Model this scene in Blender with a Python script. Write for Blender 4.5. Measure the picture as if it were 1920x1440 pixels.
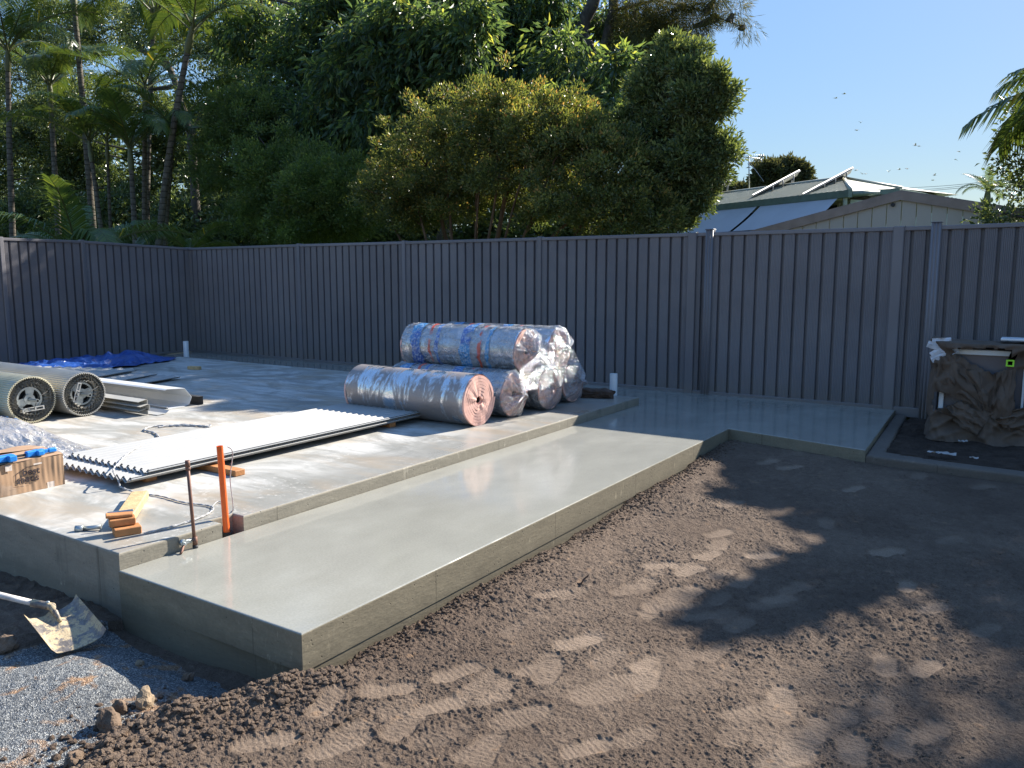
import bpy, bmesh, math, random
import numpy as np
from mathutils import Vector, Matrix, noise as mnoise

for o in list(bpy.data.objects): bpy.data.objects.remove(o)
scn = bpy.context.scene
COL = scn.collection
PI = math.pi
random.seed(7)
RNG = np.random.default_rng(7)

# ------------------------------------------------------------------ camera, sky, sun, exposure
FPX, CX, CY, YH, HC = 1514.0, 960.0, 720.0, 516.0, 1.48
PITCH = math.atan((CY - YH) / FPX)
YAW = math.atan(1000.0 / math.hypot(FPX, CY - YH))
cam = bpy.data.cameras.new('camera'); cam_o = bpy.data.objects.new('camera', cam); COL.objects.link(cam_o)
cam_o.location = (0, 0, HC); cam_o.rotation_euler = (PI / 2 - PITCH, 0, YAW)
cam.sensor_width = 36; cam.lens = 36 * FPX / 1920; cam.clip_end = 3000; cam.clip_start = 0.05
scn.camera = cam_o

SUN = Vector((0.39, 1.40, 1.0)).normalized()
EL = math.asin(SUN.z); AZ = math.atan2(SUN.x, SUN.y)
w = bpy.data.worlds.new('World'); scn.world = w; w.use_nodes = True
nt = w.node_tree; bg = nt.nodes['Background']
sky = nt.nodes.new('ShaderNodeTexSky'); sky.sky_type = 'NISHITA'; sky.sun_disc = False
sky.sun_elevation = EL; sky.sun_rotation = AZ; sky.altitude = 20; sky.air_density = 1.0; sky.dust_density = 0.25; sky.ozone_density = 2.5
# the sky's own colours with its range of brightness compressed as the camera did (one curve for the whole dome)
bw = nt.nodes.new('ShaderNodeRGBToBW'); nt.links.new(sky.outputs[0], bw.inputs[0])
pw = nt.nodes.new('ShaderNodeMath'); pw.operation = 'POWER'; nt.links.new(bw.outputs[0], pw.inputs[0]); pw.inputs[1].default_value = -0.66
vs_ = nt.nodes.new('ShaderNodeVectorMath'); vs_.operation = 'SCALE'; nt.links.new(sky.outputs[0], vs_.inputs[0]); nt.links.new(pw.outputs[0], vs_.inputs['Scale'])
hs = nt.nodes.new('ShaderNodeHueSaturation'); hs.inputs['Saturation'].default_value = 1.10; nt.links.new(vs_.outputs[0], hs.inputs['Color']); nt.links.new(hs.outputs[0], bg.inputs[0])
bg.inputs[1].default_value = 0.118
sl = bpy.data.lights.new('sun', 'SUN'); sl.energy = 3.9; sl.angle = math.radians(0.53); sl.color = (1.0, 0.93, 0.82)
so = bpy.data.objects.new('sun', sl); COL.objects.link(so); so.rotation_euler = (-SUN).to_track_quat('-Z', 'Y').to_euler()
so.location = (10, 30, 30)
scn.view_settings.view_transform = 'Standard'; scn.view_settings.look = 'None'
scn.view_settings.exposure = 1.66; scn.view_settings.gamma = 1.0
scn.render.engine = 'CYCLES'
scn.cycles.use_denoising = True
scn.cycles.max_bounces = 8; scn.cycles.transparent_max_bounces = 12
scn.cycles.caustics_reflective = False; scn.cycles.caustics_refractive = False

# measuring helpers: where the sight line through a point of the photograph meets a real plane
FWV = Vector((-math.sin(YAW), math.cos(YAW), 0)); RTV = Vector((math.cos(YAW), math.sin(YAW), 0)); UPV = Vector((0, 0, 1))
FV = FWV * math.cos(PITCH) - UPV * math.sin(PITCH); UV = UPV * math.cos(PITCH) + FWV * math.sin(PITCH)
CAMP = Vector((0, 0, HC))
def _ray(x, y): return FV * FPX + RTV * (x - CX) - UV * (y - CY)
def G(x, y, z):
    d = _ray(x, y); return CAMP + d * ((z - HC) / d.z)
def AY(x, y, Y):
    d = _ray(x, y); return CAMP + d * (Y / d.y)
def AX(x, y, X):
    d = _ray(x, y); return CAMP + d * (X / d.x)
def AD(x, y, D):
    d = _ray(x, y); return CAMP + d * (D / d.dot(FWV))

# ------------------------------------------------------------------ numpy noise
def _hash(ix, iy, s):
    h = (ix.astype(np.int64) * 374761393 + iy.astype(np.int64) * 668265263 + s * 1442695041) & 0x7fffffff
    h = ((h ^ (h >> 13)) * 1274126177) & 0x7fffffff
    return ((h ^ (h >> 16)) & 0xffff) / 65535.0
def vn(x, y, s=0):
    ix = np.floor(x); iy = np.floor(y); fx = x - ix; fy = y - iy
    fx = fx * fx * (3 - 2 * fx); fy = fy * fy * (3 - 2 * fy)
    a = _hash(ix, iy, s); b = _hash(ix + 1, iy, s); c = _hash(ix, iy + 1, s); d = _hash(ix + 1, iy + 1, s)
    return (a * (1 - fx) + b * fx) * (1 - fy) + (c * (1 - fx) + d * fx) * fy
def fbm(x, y, o=4, s=0):
    r = 0; a = .5; t = 0
    for k in range(o):
        r = r + a * vn(x * 2 ** k + 17.3 * k, y * 2 ** k - 9.1 * k, s + k); t += a; a *= .5
    return r / t
def sstep(a, b, x):
    t = np.clip((x - a) / (b - a), 0, 1); return t * t * (3 - 2 * t)
def n3(v, sc=1.0): return mnoise.noise(Vector(v) * sc)

# ------------------------------------------------------------------ node helper
class T:
    def __init__(s, name):
        s.m = bpy.data.materials.new(name); s.m.use_nodes = True; s.t = s.m.node_tree
        s.b = s.t.nodes['Principled BSDF']; s.out = s.t.nodes['Material Output']
    def n(s, typ, **kw):
        nd = s.t.nodes.new(typ)
        for k, v in kw.items():
            if k.startswith('_'): setattr(nd, k[1:], v)
            else: s.set(nd.inputs[k.replace('__', ' ')], v)
        return nd
    def set(s, inp, v):
        if isinstance(v, bpy.types.NodeSocket): s.t.links.new(v, inp)
        elif isinstance(v, bpy.types.Node): s.t.links.new(v.outputs[0], inp)
        else:
            if isinstance(v, tuple) and len(v) == 3 and inp.type == 'RGBA': v = (*v, 1)
            inp.default_value = v
    def P(s, **kw):
        for k, v in kw.items(): s.set(s.b.inputs[k.replace('__', ' ')], v)
        return s
    def obj(s): return s.n('ShaderNodeTexCoord').outputs['Object']
    def geo(s, k='Position'): return s.n('ShaderNodeNewGeometry').outputs[k]
    def map(s, v, scale=(1, 1, 1), rot=(0, 0, 0), loc=(0, 0, 0)):
        return s.n('ShaderNodeMapping', Vector=v, Scale=scale, Rotation=rot, Location=loc).outputs[0]
    def noise(s, v, scale, detail=4, rough=.55, dist=0):
        return s.n('ShaderNodeTexNoise', Vector=v, Scale=scale, Detail=detail, Roughness=rough, Distortion=dist).outputs[0]
    def voro(s, v, scale, feature='F1', out='Distance'):
        return s.n('ShaderNodeTexVoronoi', _feature=feature, Vector=v, Scale=scale).outputs[out]
    def ramp(s, f, stops, interp='LINEAR'):
        r = s.n('ShaderNodeValToRGB', Fac=f); cr = r.color_ramp; cr.interpolation = interp
        while len(cr.elements) < len(stops): cr.elements.new(.5)
        for e, (p, c) in zip(cr.elements, stops):
            e.position = p; e.color = (c, c, c, 1) if not isinstance(c, tuple) else (*c, 1)
        return r.outputs[0]
    def mix(s, f, a, b, mode='MIX'):
        m = s.n('ShaderNodeMix', _data_type='RGBA', _blend_type=mode)
        s.set(m.inputs[0], f); s.set(m.inputs[6], a); s.set(m.inputs[7], b); return m.outputs[2]
    def math(s, op, a, b=0.0, c=0.0, clamp=False):
        m = s.n('ShaderNodeMath', _operation=op, _use_clamp=clamp)
        s.set(m.inputs[0], a); s.set(m.inputs[1], b)
        if op in ('MULTIPLY_ADD', 'COMPARE', 'SMOOTH_MIN'): s.set(m.inputs[2], c)
        return m.outputs[0]
    def sep(s, v): return s.n('ShaderNodeSeparateXYZ', Vector=v).outputs
    def bump(s, h, strength=.4, dist=.01, normal=None):
        b = s.n('ShaderNodeBump', Height=h, Strength=strength, Distance=dist)
        if normal is not None: s.set(b.inputs['Normal'], normal)
        return b.outputs[0]
    def attr(s, name): return s.n('ShaderNodeAttribute', _attribute_name=name).outputs['Fac']

def simple(name, col, rough=.6, metal=0., var=.18, scale=6., bump=.15, bscale=80., bdist=.003, spec=.5, fine=.0):
    t = T(name); c = t.obj()
    f = t.noise(c, scale, 5, .6)
    lo = tuple(x * (1 - var) for x in col); hi = tuple(min(1, x * (1 + var)) for x in col)
    colr = t.ramp(f, [(.3, lo), (.7, hi)])
    if fine:
        g = t.noise(c, 240, 2)
        colr = t.mix(fine, colr, t.ramp(g, [(.35, tuple(x * .4 for x in col)), (.65, tuple(min(1, x * 1.5) for x in col))]))
    t.P(Base__Color=colr, Metallic=metal, Roughness=t.ramp(t.noise(c, scale * 2.3, 4), [(.3, max(0., rough - .08)), (.7, min(1., rough + .08))]), Specular__IOR__Level=spec)
    if bump: t.P(Normal=t.bump(t.noise(c, bscale, 4), bump, bdist))
    return t.m

# ------------------------------------------------------------------ mesh helpers
class MB:
    def __init__(s): s.v = []; s.f = []; s.mi = []; s.sm = []
    def add(s, vs, fs, mi=0, smooth=False):
        b = len(s.v); s.v += [tuple(p) for p in vs]
        for f in fs: s.f.append(tuple(i + b for i in f)); s.mi.append(mi); s.sm.append(smooth)
        return s
    def box(s, lo, hi, mi=0, M=None):
        x0, y0, z0 = lo; x1, y1, z1 = hi
        vs = [(x0, y0, z0), (x1, y0, z0), (x1, y1, z0), (x0, y1, z0), (x0, y0, z1), (x1, y0, z1), (x1, y1, z1), (x0, y1, z1)]
        if M is not None: vs = [M @ Vector(p) for p in vs]
        return s.add(vs, [(0, 3, 2, 1), (4, 5, 6, 7), (0, 1, 5, 4), (1, 2, 6, 5), (2, 3, 7, 6), (3, 0, 4, 7)], mi)
    def bbox(s, lo, hi, b=.006, mi=0, M=None):
        """box with chamfered edges"""
        lo = Vector(lo); hi = Vector(hi); c = (lo + hi) / 2; h = (hi - lo) / 2; vs = []; fs = []; idx = {}
        b = min(b, *(0.45 * 2 * x for x in h))
        for sx in (-1, 1):
            for sy in (-1, 1):
                for sz in (-1, 1):
                    for ax in range(3):
                        p = [sx * (h.x - b), sy * (h.y - b), sz * (h.z - b)]
                        p[ax] = (sx, sy, sz)[ax] * h[ax]
                        idx[(sx, sy, sz, ax)] = len(vs); q = Vector(p) + c
                        vs.append(M @ q if M is not None else q)
        for ax in range(3):
            a1, a2 = (ax + 1) % 3, (ax + 2) % 3
            for sg in (-1, 1):
                q = []
                for (u, v) in ((-1, -1), (1, -1), (1, 1), (-1, 1)):
                    k = [0, 0, 0]; k[ax] = sg; k[a1] = u; k[a2] = v; q.append(idx[(*k, ax)])
                fs.append(tuple(q) if sg > 0 else tuple(q[::-1]))
            for u in (-1, 1):
                for v in (-1, 1):
                    k0 = [0, 0, 0]; k1 = [0, 0, 0]; k0[ax] = -1; k1[ax] = 1
                    for k in (k0, k1): k[a1] = u; k[a2] = v
                    q = (idx[(*k0, a1)], idx[(*k1, a1)], idx[(*k1, a2)], idx[(*k0, a2)])
                    fs.append(q if u * v > 0 else q[::-1])
        for sx in (-1, 1):
            for sy in (-1, 1):
                for sz in (-1, 1):
                    q = tuple(idx[(sx, sy, sz, a)] for a in range(3)); fs.append(q if sx * sy * sz > 0 else q[::-1])
        return s.add(vs, fs, mi)
    def tube(s, pts, r, seg=8, mi=0, cap=True, smooth=True):
        pts = [Vector(p) for p in pts]; n = len(pts)
        rs = r if isinstance(r, (list, tuple)) else [r] * n
        vs = []; fs = []
        t = (pts[1] - pts[0]).normalized(); a = t.orthogonal().normalized()
        for i, p in enumerate(pts):
            t = ((pts[min(i + 1, n - 1)] - pts[max(i - 1, 0)])).normalized()
            a = (a - t * a.dot(t));
            a = a.normalized() if a.length > 1e-6 else t.orthogonal().normalized()
            b = t.cross(a)
            for k in range(seg):
                an = 2 * PI * k / seg; vs.append(p + (a * math.cos(an) + b * math.sin(an)) * rs[i])
        for i in range(n - 1):
            for k in range(seg):
                k2 = (k + 1) % seg; fs.append((i * seg + k, i * seg + k2, (i + 1) * seg + k2, (i + 1) * seg + k))
        s.add(vs, fs, mi, smooth)
        if cap:
            b0 = len(s.v) - len(vs)
            s.f.append(tuple(b0 + k for k in range(seg))[::-1]); s.mi.append(mi); s.sm.append(False)
            s.f.append(tuple(b0 + (n - 1) * seg + k for k in range(seg))); s.mi.append(mi); s.sm.append(False)
        return s
    def prism(s, poly, z0, z1, mi=0, top=None):
        n = len(poly)
        vs = [(x, y, z0) for x, y in poly] + [(x, y, z1) for x, y in poly]
        s.add(vs, [tuple(range(n))[::-1]], mi); b = len(s.v) - 2 * n
        s.f.append(tuple(b + n + i for i in range(n))); s.mi.append(mi if top is None else top); s.sm.append(False)
        for i in range(n):
            j = (i + 1) % n; s.f.append((b + i, b + j, b + n + j, b + n + i)); s.mi.append(mi); s.sm.append(False)
        return s
    def grid(s, fn, nu, nv, mi=0, smooth=True, keep=None, wrapu=False):
        vs = [fn(i / nu, j / nv) for j in range(nv + 1) for i in range(nu + (0 if wrapu else 1))]
        wn = nu if wrapu else nu + 1; fs = []
        for j in range(nv):
            for i in range(nu):
                if keep and not keep((i + .5) / nu, (j + .5) / nv): continue
                i2 = (i + 1) % wn; fs.append((j * wn + i, j * wn + i2, (j + 1) * wn + i2, (j + 1) * wn + i))
        return s.add(vs, fs, mi, smooth)
    def build(s, name, mats, parent=None, local=False, label=None):
        me = bpy.data.meshes.new(name)
        vs = s.v
        if parent is not None and not local:
            R = parent
            while R.parent is not None: R = R.parent
            Mi = (Matrix.Translation(R.location) @ R.rotation_euler.to_matrix().to_4x4()).inverted()
            vs = [tuple(Mi @ Vector(p)) for p in vs]
        me.from_pydata(vs, [], s.f)
        for m in (mats if isinstance(mats, (list, tuple)) else [mats]): me.materials.append(m)
        me.polygons.foreach_set('material_index', s.mi); me.polygons.foreach_set('use_smooth', s.sm)
        me.update()
        o = bpy.data.objects.new(name, me); COL.objects.link(o)
        if parent is not None: o.parent = parent
        if label: o['label'] = label
        return o

def np_mesh(name, V, Q, mats, smooth=False, attrs=None, mi=None):
    """V (n,3), Q (m,4) numpy to a mesh"""
    me = bpy.data.meshes.new(name); k = Q.shape[1]
    me.vertices.add(len(V)); me.vertices.foreach_set('co', np.ascontiguousarray(V, np.float32).ravel())
    me.loops.add(Q.size); me.loops.foreach_set('vertex_index', np.ascontiguousarray(Q, np.int32).ravel())
    me.polygons.add(len(Q)); me.polygons.foreach_set('loop_start', np.arange(0, Q.size, k, dtype=np.int32))
    me.polygons.foreach_set('loop_total', np.full(len(Q), k, np.int32))
    me.polygons.foreach_set('use_smooth', np.full(len(Q), smooth, bool))
    for m in (mats if isinstance(mats, (list, tuple)) else [mats]): me.materials.append(m)
    if mi is not None: me.polygons.foreach_set('material_index', mi.astype(np.int32))
    for an, (dom, arr) in (attrs or {}).items():
        a = me.attributes.new(an, 'FLOAT', dom); a.data.foreach_set('value', np.ascontiguousarray(arr, np.float32))
    me.update(calc_edges=True); me.validate()
    return me
def link(me, name, parent=None, label=None):
    o = bpy.data.objects.new(name, me); COL.objects.link(o)
    if parent is not None: o.parent = parent
    if label: o['label'] = label
    return o
def thing(name, label, cat, loc=(0, 0, 0), rz=0, group=None):
    o = bpy.data.objects.new(name, None); COL.objects.link(o); o.empty_display_size = .1
    o.location = loc; o.rotation_euler = (0, 0, rz); o['label'] = label; o['category'] = cat
    if group: o['group'] = group
    return o
def tag(o, label, cat, group=None):
    o['label'] = label; o['category'] = cat
    if group: o['group'] = group
    return o
def kind(o, k='structure'): o['kind'] = k; return o

# ------------------------------------------------------------------ materials
def m_fence():
    t = T('fence_steel'); c = t.geo(); z = t.sep(c)[2]
    f = t.noise(c, 1.3, 5, .6)
    col = t.ramp(f, [(.3, (.140, .134, .146)), (.7, (.176, .168, .178))])
    rnd_ = t.n('ShaderNodeObjectInfo').outputs['Random']; col = t.mix(1., col, t.ramp(rnd_, [(0., .86), (1., 1.1)]), 'MULTIPLY')
    dust = t.math('MULTIPLY', t.ramp(z, [(0., 1.), (.35, 0.)]), t.ramp(t.noise(c, 5, 6, .7), [(.3, .1), (.7, .75)]))
    col = t.mix(dust, col, (.19, .165, .14))
    t.P(Base__Color=col, Roughness=t.ramp(t.noise(c, 9, 4), [(.3, .38), (.7, .52)]), Specular__IOR__Level=.5)
    t.P(Normal=t.bump(t.noise(t.map(c, (1, 1, .15)), 4, 3), .3, .03))
    return t.m
def m_conc_top(name, base, wet, white=0.):
    t = T(name); c = t.geo(); X, Y, Z = t.sep(c)
    big = t.noise(c, .9, 6, .6, .6); mid = t.noise(t.map(c, (1, .45, 1)), 4, 6, .6, .15); fin = t.noise(c, 90, 3)
    col = t.ramp(big, [(.32, tuple(x * .76 for x in base)), (.68, tuple(x * 1.14 for x in base))])
    col = t.mix(.35, col, t.ramp(mid, [(.35, tuple(x * .82 for x in base)), (.65, tuple(x * 1.14 for x in base))]))
    col = t.mix(.18, col, t.ramp(fin, [(.35, tuple(x * .6 for x in base)), (.65, tuple(x * 1.3 for x in base))]))
    specks = t.math('MULTIPLY', t.ramp(t.voro(c, 14), [(.0, 1.), (.06, 0.)]), t.ramp(t.noise(c, 3, 2), [(.5, 0.), (.6, 1.)]))
    col = t.mix(t.math('MULTIPLY', specks, .75), col, (.10, .08, .06))
    rough = t.math('ADD', t.ramp(mid, [(.3, wet - .05), (.7, wet + .06)]), t.ramp(big, [(.45, 0.), (.68, .13)]))
    if white:
        # dry lime bloom in patches, wetter smooth strip along the step
        strip = t.math('MULTIPLY', t.ramp(X, [(0., 0.), (.001, 1.)]), 0.)
        a = t.noise(c, 1.1, 5, .62, 1.2); b = t.noise(t.map(c, (.5, 2.2, 1)), 3.2, 7, .7, .4)
        xs = t.n('ShaderNodeMapRange', Value=X, From__Min=-4.6, From__Max=-4.0, To__Min=1., To__Max=.15).outputs[0]
        wm = t.math('MULTIPLY', t.ramp(a, [(.40, 0.), (.55, 1.)]), t.ramp(b, [(.36, .1), (.56, 1.)]))
        wm = t.math('MULTIPLY', t.math('MULTIPLY', wm, xs), white)
        col = t.mix(wm, col, (.66, .65, .62))
        tan = t.math('MULTIPLY', t.ramp(t.noise(t.map(c, (.6, 1.6, 1)), 1.7, 6, .65, .5), [(.47, 0.), (.68, .7)]), 1.)
        col = t.mix(tan, col, (.34, .27, .19))
        spl = t.math('MULTIPLY', t.ramp(t.noise(c, 26, 5, .75), [(.55, 0.), (.66, 1.)]), t.ramp(t.noise(c, 2.2, 3), [(.5, 0.), (.62, .7)]))
        col = t.mix(spl, col, (.64, .62, .58))
        rough = t.math('ADD', t.n('ShaderNodeMapRange', Value=X, From__Min=-4.9, From__Max=-4.1, To__Min=.62, To__Max=.30).outputs[0], t.math('MULTIPLY', wm, .25), clamp=True)
        rough = t.math('ADD', rough, t.math('MULTIPLY', t.math('SUBTRACT', mid, .5), .25), clamp=True)
    t.P(Base__Color=col, Roughness=rough, Specular__IOR__Level=.5)
    h = t.math('ADD', t.math('MULTIPLY', t.noise(t.map(c, (1, .3, 1)), 7, 3), 1.), t.math('MULTIPLY', fin, .12))
    t.P(Normal=t.bump(h, .10, .012))
    return t.m
def m_conc_side(name, base, streak=0.):
    t = T(name); c = t.geo(); X, Y, Z = t.sep(c)
    band = t.noise(t.map(c, (1.2, 1.2, 5)), 3.0, 7, .7, .4)
    col = t.ramp(band, [(.28, tuple(x * .74 for x in base)), (.72, tuple(x * 1.14 for x in base))])
    col = t.mix(.22, col, t.ramp(t.noise(c, 60, 4), [(.3, tuple(x * .55 for x in base)), (.7, tuple(x * 1.35 for x in base))]))
    seam = t.math('LESS_THAN', t.math('ABSOLUTE', t.math('SUBTRACT', t.math('FRACT', t.math('MULTIPLY', t.math('ADD', X, Y), .83)), .5)), .0035)
    col = t.mix(t.math('MULTIPLY', seam, .6), col, tuple(x * .45 for x in base))
    hole = t.math('MULTIPLY', t.ramp(t.voro(c, 30), [(.0, 1.), (.09, 1.), (.15, 0.)]), t.ramp(t.noise(c, 5, 4, .7), [(.48, 0.), (.60, 1.)]))
    col = t.mix(t.math('MULTIPLY', hole, .8), col, tuple(x * .2 for x in base))
    dm = t.n('ShaderNodeMapRange', Value=t.math('ADD', Z, t.math('MULTIPLY', t.noise(t.map(c, (1, 1, .4)), 5, 5, .65), .16)), From__Min=-.10, From__Max=-.02, To__Min=.55, To__Max=0.).outputs[0]
    col = t.mix(dm, col, tuple(x * .5 for x in base))
    spl = t.math('MULTIPLY', t.ramp(t.noise(t.map(c, (1, 1, .5)), 16, 5, .7), [(.58, 0.), (.66, .7)]), t.ramp(t.noise(c, 1.6, 3), [(.48, 0.), (.6, 1.)])); col = t.mix(spl, col, tuple(min(1, x * 1.7) for x in base))
    if streak:
        st = t.math('MULTIPLY', t.ramp(t.noise(t.map(c, (1, 1, .05)), 9, 4, .6), [(.5, 0.), (.62, 1.)]), t.ramp(t.noise(c, 2.0, 2), [(.55, 0.), (.62, .7)]))
        col = t.mix(t.math('MULTIPLY', st, streak), col, tuple(x * .38 for x in base))
    t.P(Base__Color=col, Roughness=.75, Specular__IOR__Level=.35)
    h = t.math('ADD', t.math('SUBTRACT', t.math('MULTIPLY', band, .6), t.math('MULTIPLY', hole, 1.2)), t.math('MULTIPLY', t.noise(t.map(c, (1, 1, 3)), 30, 5), .5))
    t.P(Normal=t.bump(h, .5, .006))
    return t.m
def m_soil():
    t = T('dark_sandy_soil'); c = t.geo()
    foot = t.attr('foot'); h = t.attr('hgt')
    f = t.noise(c, 1.2, 5, .6); g = t.noise(c, 160, 3, .6); m = t.noise(c, 22, 5, .7)
    col = t.ramp(m, [(.30, (.085, .060, .045)), (.5, (.15, .108, .081)), (.72, (.235, .175, .132))])
    col = t.mix(.45, col, t.ramp(g, [(.32, (.065, .047, .036)), (.68, (.28, .212, .16))]))
    dry = t.math('MAXIMUM', foot, t.math('MULTIPLY', t.ramp(f, [(.5, 0.), (.68, .5)]), t.ramp(t.noise(c, 9, 4), [(.4, 0.), (.6, 1.)])))
    sand = t.ramp(g, [(.3, (.235, .175, .125)), (.7, (.385, .295, .22))])
    col = t.mix(t.math('MULTIPLY', dry, .55), col, sand)
    
    damp = t.ramp(t.noise(c, .8, 5, .65, .4), [(.36, .55), (.56, 0.)]); col = t.mix(damp, col, (.085, .06, .046))
    grit = t.ramp(t.voro(c, 55), [(.05, .8), (.12, 0.)]); col = t.mix(t.math('MULTIPLY', grit, t.ramp(t.noise(c, 5, 3), [(.5, 0.), (.6, 1.)])), col, (.40, .35, .30))
    ob = t.ramp(t.noise(c, 11, 2), [(.68, 0.), (.74, .35)])
    col = t.mix(ob, col, (.33, .2, .11))
    t.P(Base__Color=col, Roughness=.95, Specular__IOR__Level=.15)
    hh = t.math('ADD', t.math('MULTIPLY', t.noise(c, 90, 5, .75), 1.), t.math('MULTIPLY', t.noise(c, 260, 2), .8))
    hh = t.math('MULTIPLY', hh, t.math('SUBTRACT', 1., t.math('MULTIPLY', foot, .6)))
    t.P(Normal=t.bump(hh, .9, .012))
    return t.m
def m_gravel():
    t = T('blue_crusher_dust'); c = t.geo()
    cell = t.n('ShaderNodeTexVoronoi', Vector=c, Scale=190.); fac = t.sep(cell.outputs['Color'])[0]
    col = t.ramp(fac, [(0., (.045, .049, .054)), (.4, (.115, .124, .132)), (.75, (.21, .22, .222)), (1., (.42, .42, .40))])
    f = t.noise(c, 5, 5, .6, .5)
    col = t.mix(t.ramp(f, [(.54, 0.), (.62, .8)]), col, t.ramp(fac, [(0., (.22, .11, .045)), (1., (.42, .26, .14))]))
    col = t.mix(t.ramp(t.noise(c, 1.7, 4), [(.4, .35), (.6, 0.)]), col, (.07, .068, .066))
    t.P(Base__Color=col, Roughness=.85, Specular__IOR__Level=.3)
    t.P(Normal=t.bump(cell.outputs['Distance'], .9, .006))
    return t.m
def m_leaf(name, stops, trans=.35, rough=.38, spec=.5):
    t = T(name); col = t.ramp(t.attr('tint'), stops)
    t.P(Base__Color=col, Roughness=rough, Specular__IOR__Level=spec)
    tr = t.n('ShaderNodeBsdfTranslucent', Color=t.mix(.5, col, t.mix(1., col, (1.9, 1.7, .35), 'MULTIPLY')))
    mx = t.n('ShaderNodeMixShader', Fac=trans)
    t.t.links.new(t.b.outputs[0], mx.inputs[1]); t.t.links.new(tr.outputs[0], mx.inputs[2]); t.t.links.new(mx.outputs[0], t.out.inputs[0])
    return t.m
def m_bark(name, a, b, ring=0.):
    t = T(name); c = t.obj()
    f = t.noise(t.map(c, (1, 1, .25)), 14, 6, .7)
    col = t.ramp(f, [(.3, a), (.7, b)])
    lich = t.ramp(t.noise(c, 5, 4), [(.55, 0.), (.66, .5)]); col = t.mix(lich, col, tuple(min(1, x * 1.7) for x in b))
    hgt = f
    if ring:
        z = t.sep(c)[2]; rg = t.ramp(t.math('FRACT', t.math('MULTIPLY', t.math('ADD', z, t.math('MULTIPLY', t.noise(c, 3, 2), .03)), ring)), [(0., 0.), (.14, 1.), (.9, 1.), (1., .3)])
        col = t.mix(t.math('SUBTRACT', 1., rg), col, tuple(x * .45 for x in a)); hgt = t.math('ADD', f, rg)
    t.P(Base__Color=col, Roughness=.9, Specular__IOR__Level=.2, Normal=t.bump(hgt, .7, .02))
    return t.m
def m_film(name, prints=True, milky=.25, period=.66):
    """clear plastic wrap: see-through, glossy, with printed bands and creases"""
    t = T(name); c = t.obj(); X, Y, Z = t.sep(c)
    cr = t.noise(c, 9, 4, .6, 1.2); cr2 = t.noise(t.map(c, (1, 3, 3)), 16, 3, .55, .8)
    bump = t.bump(t.math('ADD', cr, t.math('MULTIPLY', cr2, .6)), .9, .035)
    gl = t.n('ShaderNodeBsdfGlossy', Color=(.95, .97, 1.), Roughness=.09, Normal=bump)
    tr = t.n('ShaderNodeBsdfTransparent', Color=(.97, .98, .99))
    lw = t.n('ShaderNodeLayerWeight', Blend=.35, Normal=bump)
    fac = t.math('ADD', t.math('MULTIPLY', lw.outputs['Fresnel'], .55 if prints else .25), .07, clamp=True)
    body = t.n('ShaderNodeBsdfDiffuse', Color=(.50, .52, .55) if prints else (.40, .385, .375), Normal=bump)
    mk = t.ramp(t.noise(c, 6, 4, .6, 1.), [(.42, milky * .25 if prints else milky * .8), (.66, min(.95, milky * 1.6))])
    m0 = t.n('ShaderNodeMixShader', Fac=mk); t.t.links.new(tr.outputs[0], m0.inputs[1]); t.t.links.new(body.outputs[0], m0.inputs[2])
    last = m0
    if prints:
        wob = t.math('MULTIPLY', t.math('SUBTRACT', t.noise(c, 3.5, 3), .5), .16)
        ph = t.math('FRACT', t.math('DIVIDE', t.math('ADD', t.math('ADD', X, wob), t.math('MULTIPLY', t.math('ADD', Y, Z), .1)), period))
        isb = t.ramp(ph, [(0., 0.), (.10, 0.), (.11, 1.), (.30, 1.), (.31, 0.), (.42, 0.), (.43, .0), (.44, 0.), (.60, 0.), (.61, 1.), (.67, 1.), (.68, 0.)], 'LINEAR')
        isr = t.ramp(ph, [(0., 0.), (.44, 0.), (.45, 1.), (.50, 1.), (.51, 0.)])
        scr = t.ramp(t.noise(t.map(c, (1.6, 1, 1)), 34, 2, .5), [(.52, 0.), (.56, 1.)])
        patch = t.math('MULTIPLY', t.ramp(t.noise(c, 3.6, 2), [(.37, 0.), (.43, 1.)]), t.math('LESS_THAN', t.math('ABSOLUTE', X), .66))
        pcol = t.mix(t.math('MULTIPLY', scr, .5), t.mix(t.ramp(t.noise(c, 2.3, 2), [(.45, 0.), (.55, 1.)]), (.03, .12, .46), (.05, .30, .62)), (.65, .72, .80)); pcol = t.mix(isr, pcol, (.75, .10, .03))
        pf = t.math('MULTIPLY', t.math('MAXIMUM', isb, isr), t.math('MULTIPLY', patch, .86))
        pd = t.n('ShaderNodeBsdfDiffuse', Color=pcol, Normal=bump)
        m1 = t.n('ShaderNodeMixShader', Fac=pf); t.t.links.new(m0.outputs[0], m1.inputs[1]); t.t.links.new(pd.outputs[0], m1.inputs[2]); last = m1
    m2 = t.n('ShaderNodeMixShader', Fac=fac); t.t.links.new(last.outputs[0], m2.inputs[1]); t.t.links.new(gl.outputs[0], m2.inputs[2])
    t.t.links.new(m2.outputs[0], t.out.inputs[0]); t.t.nodes.remove(t.b)
    return t.m
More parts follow.
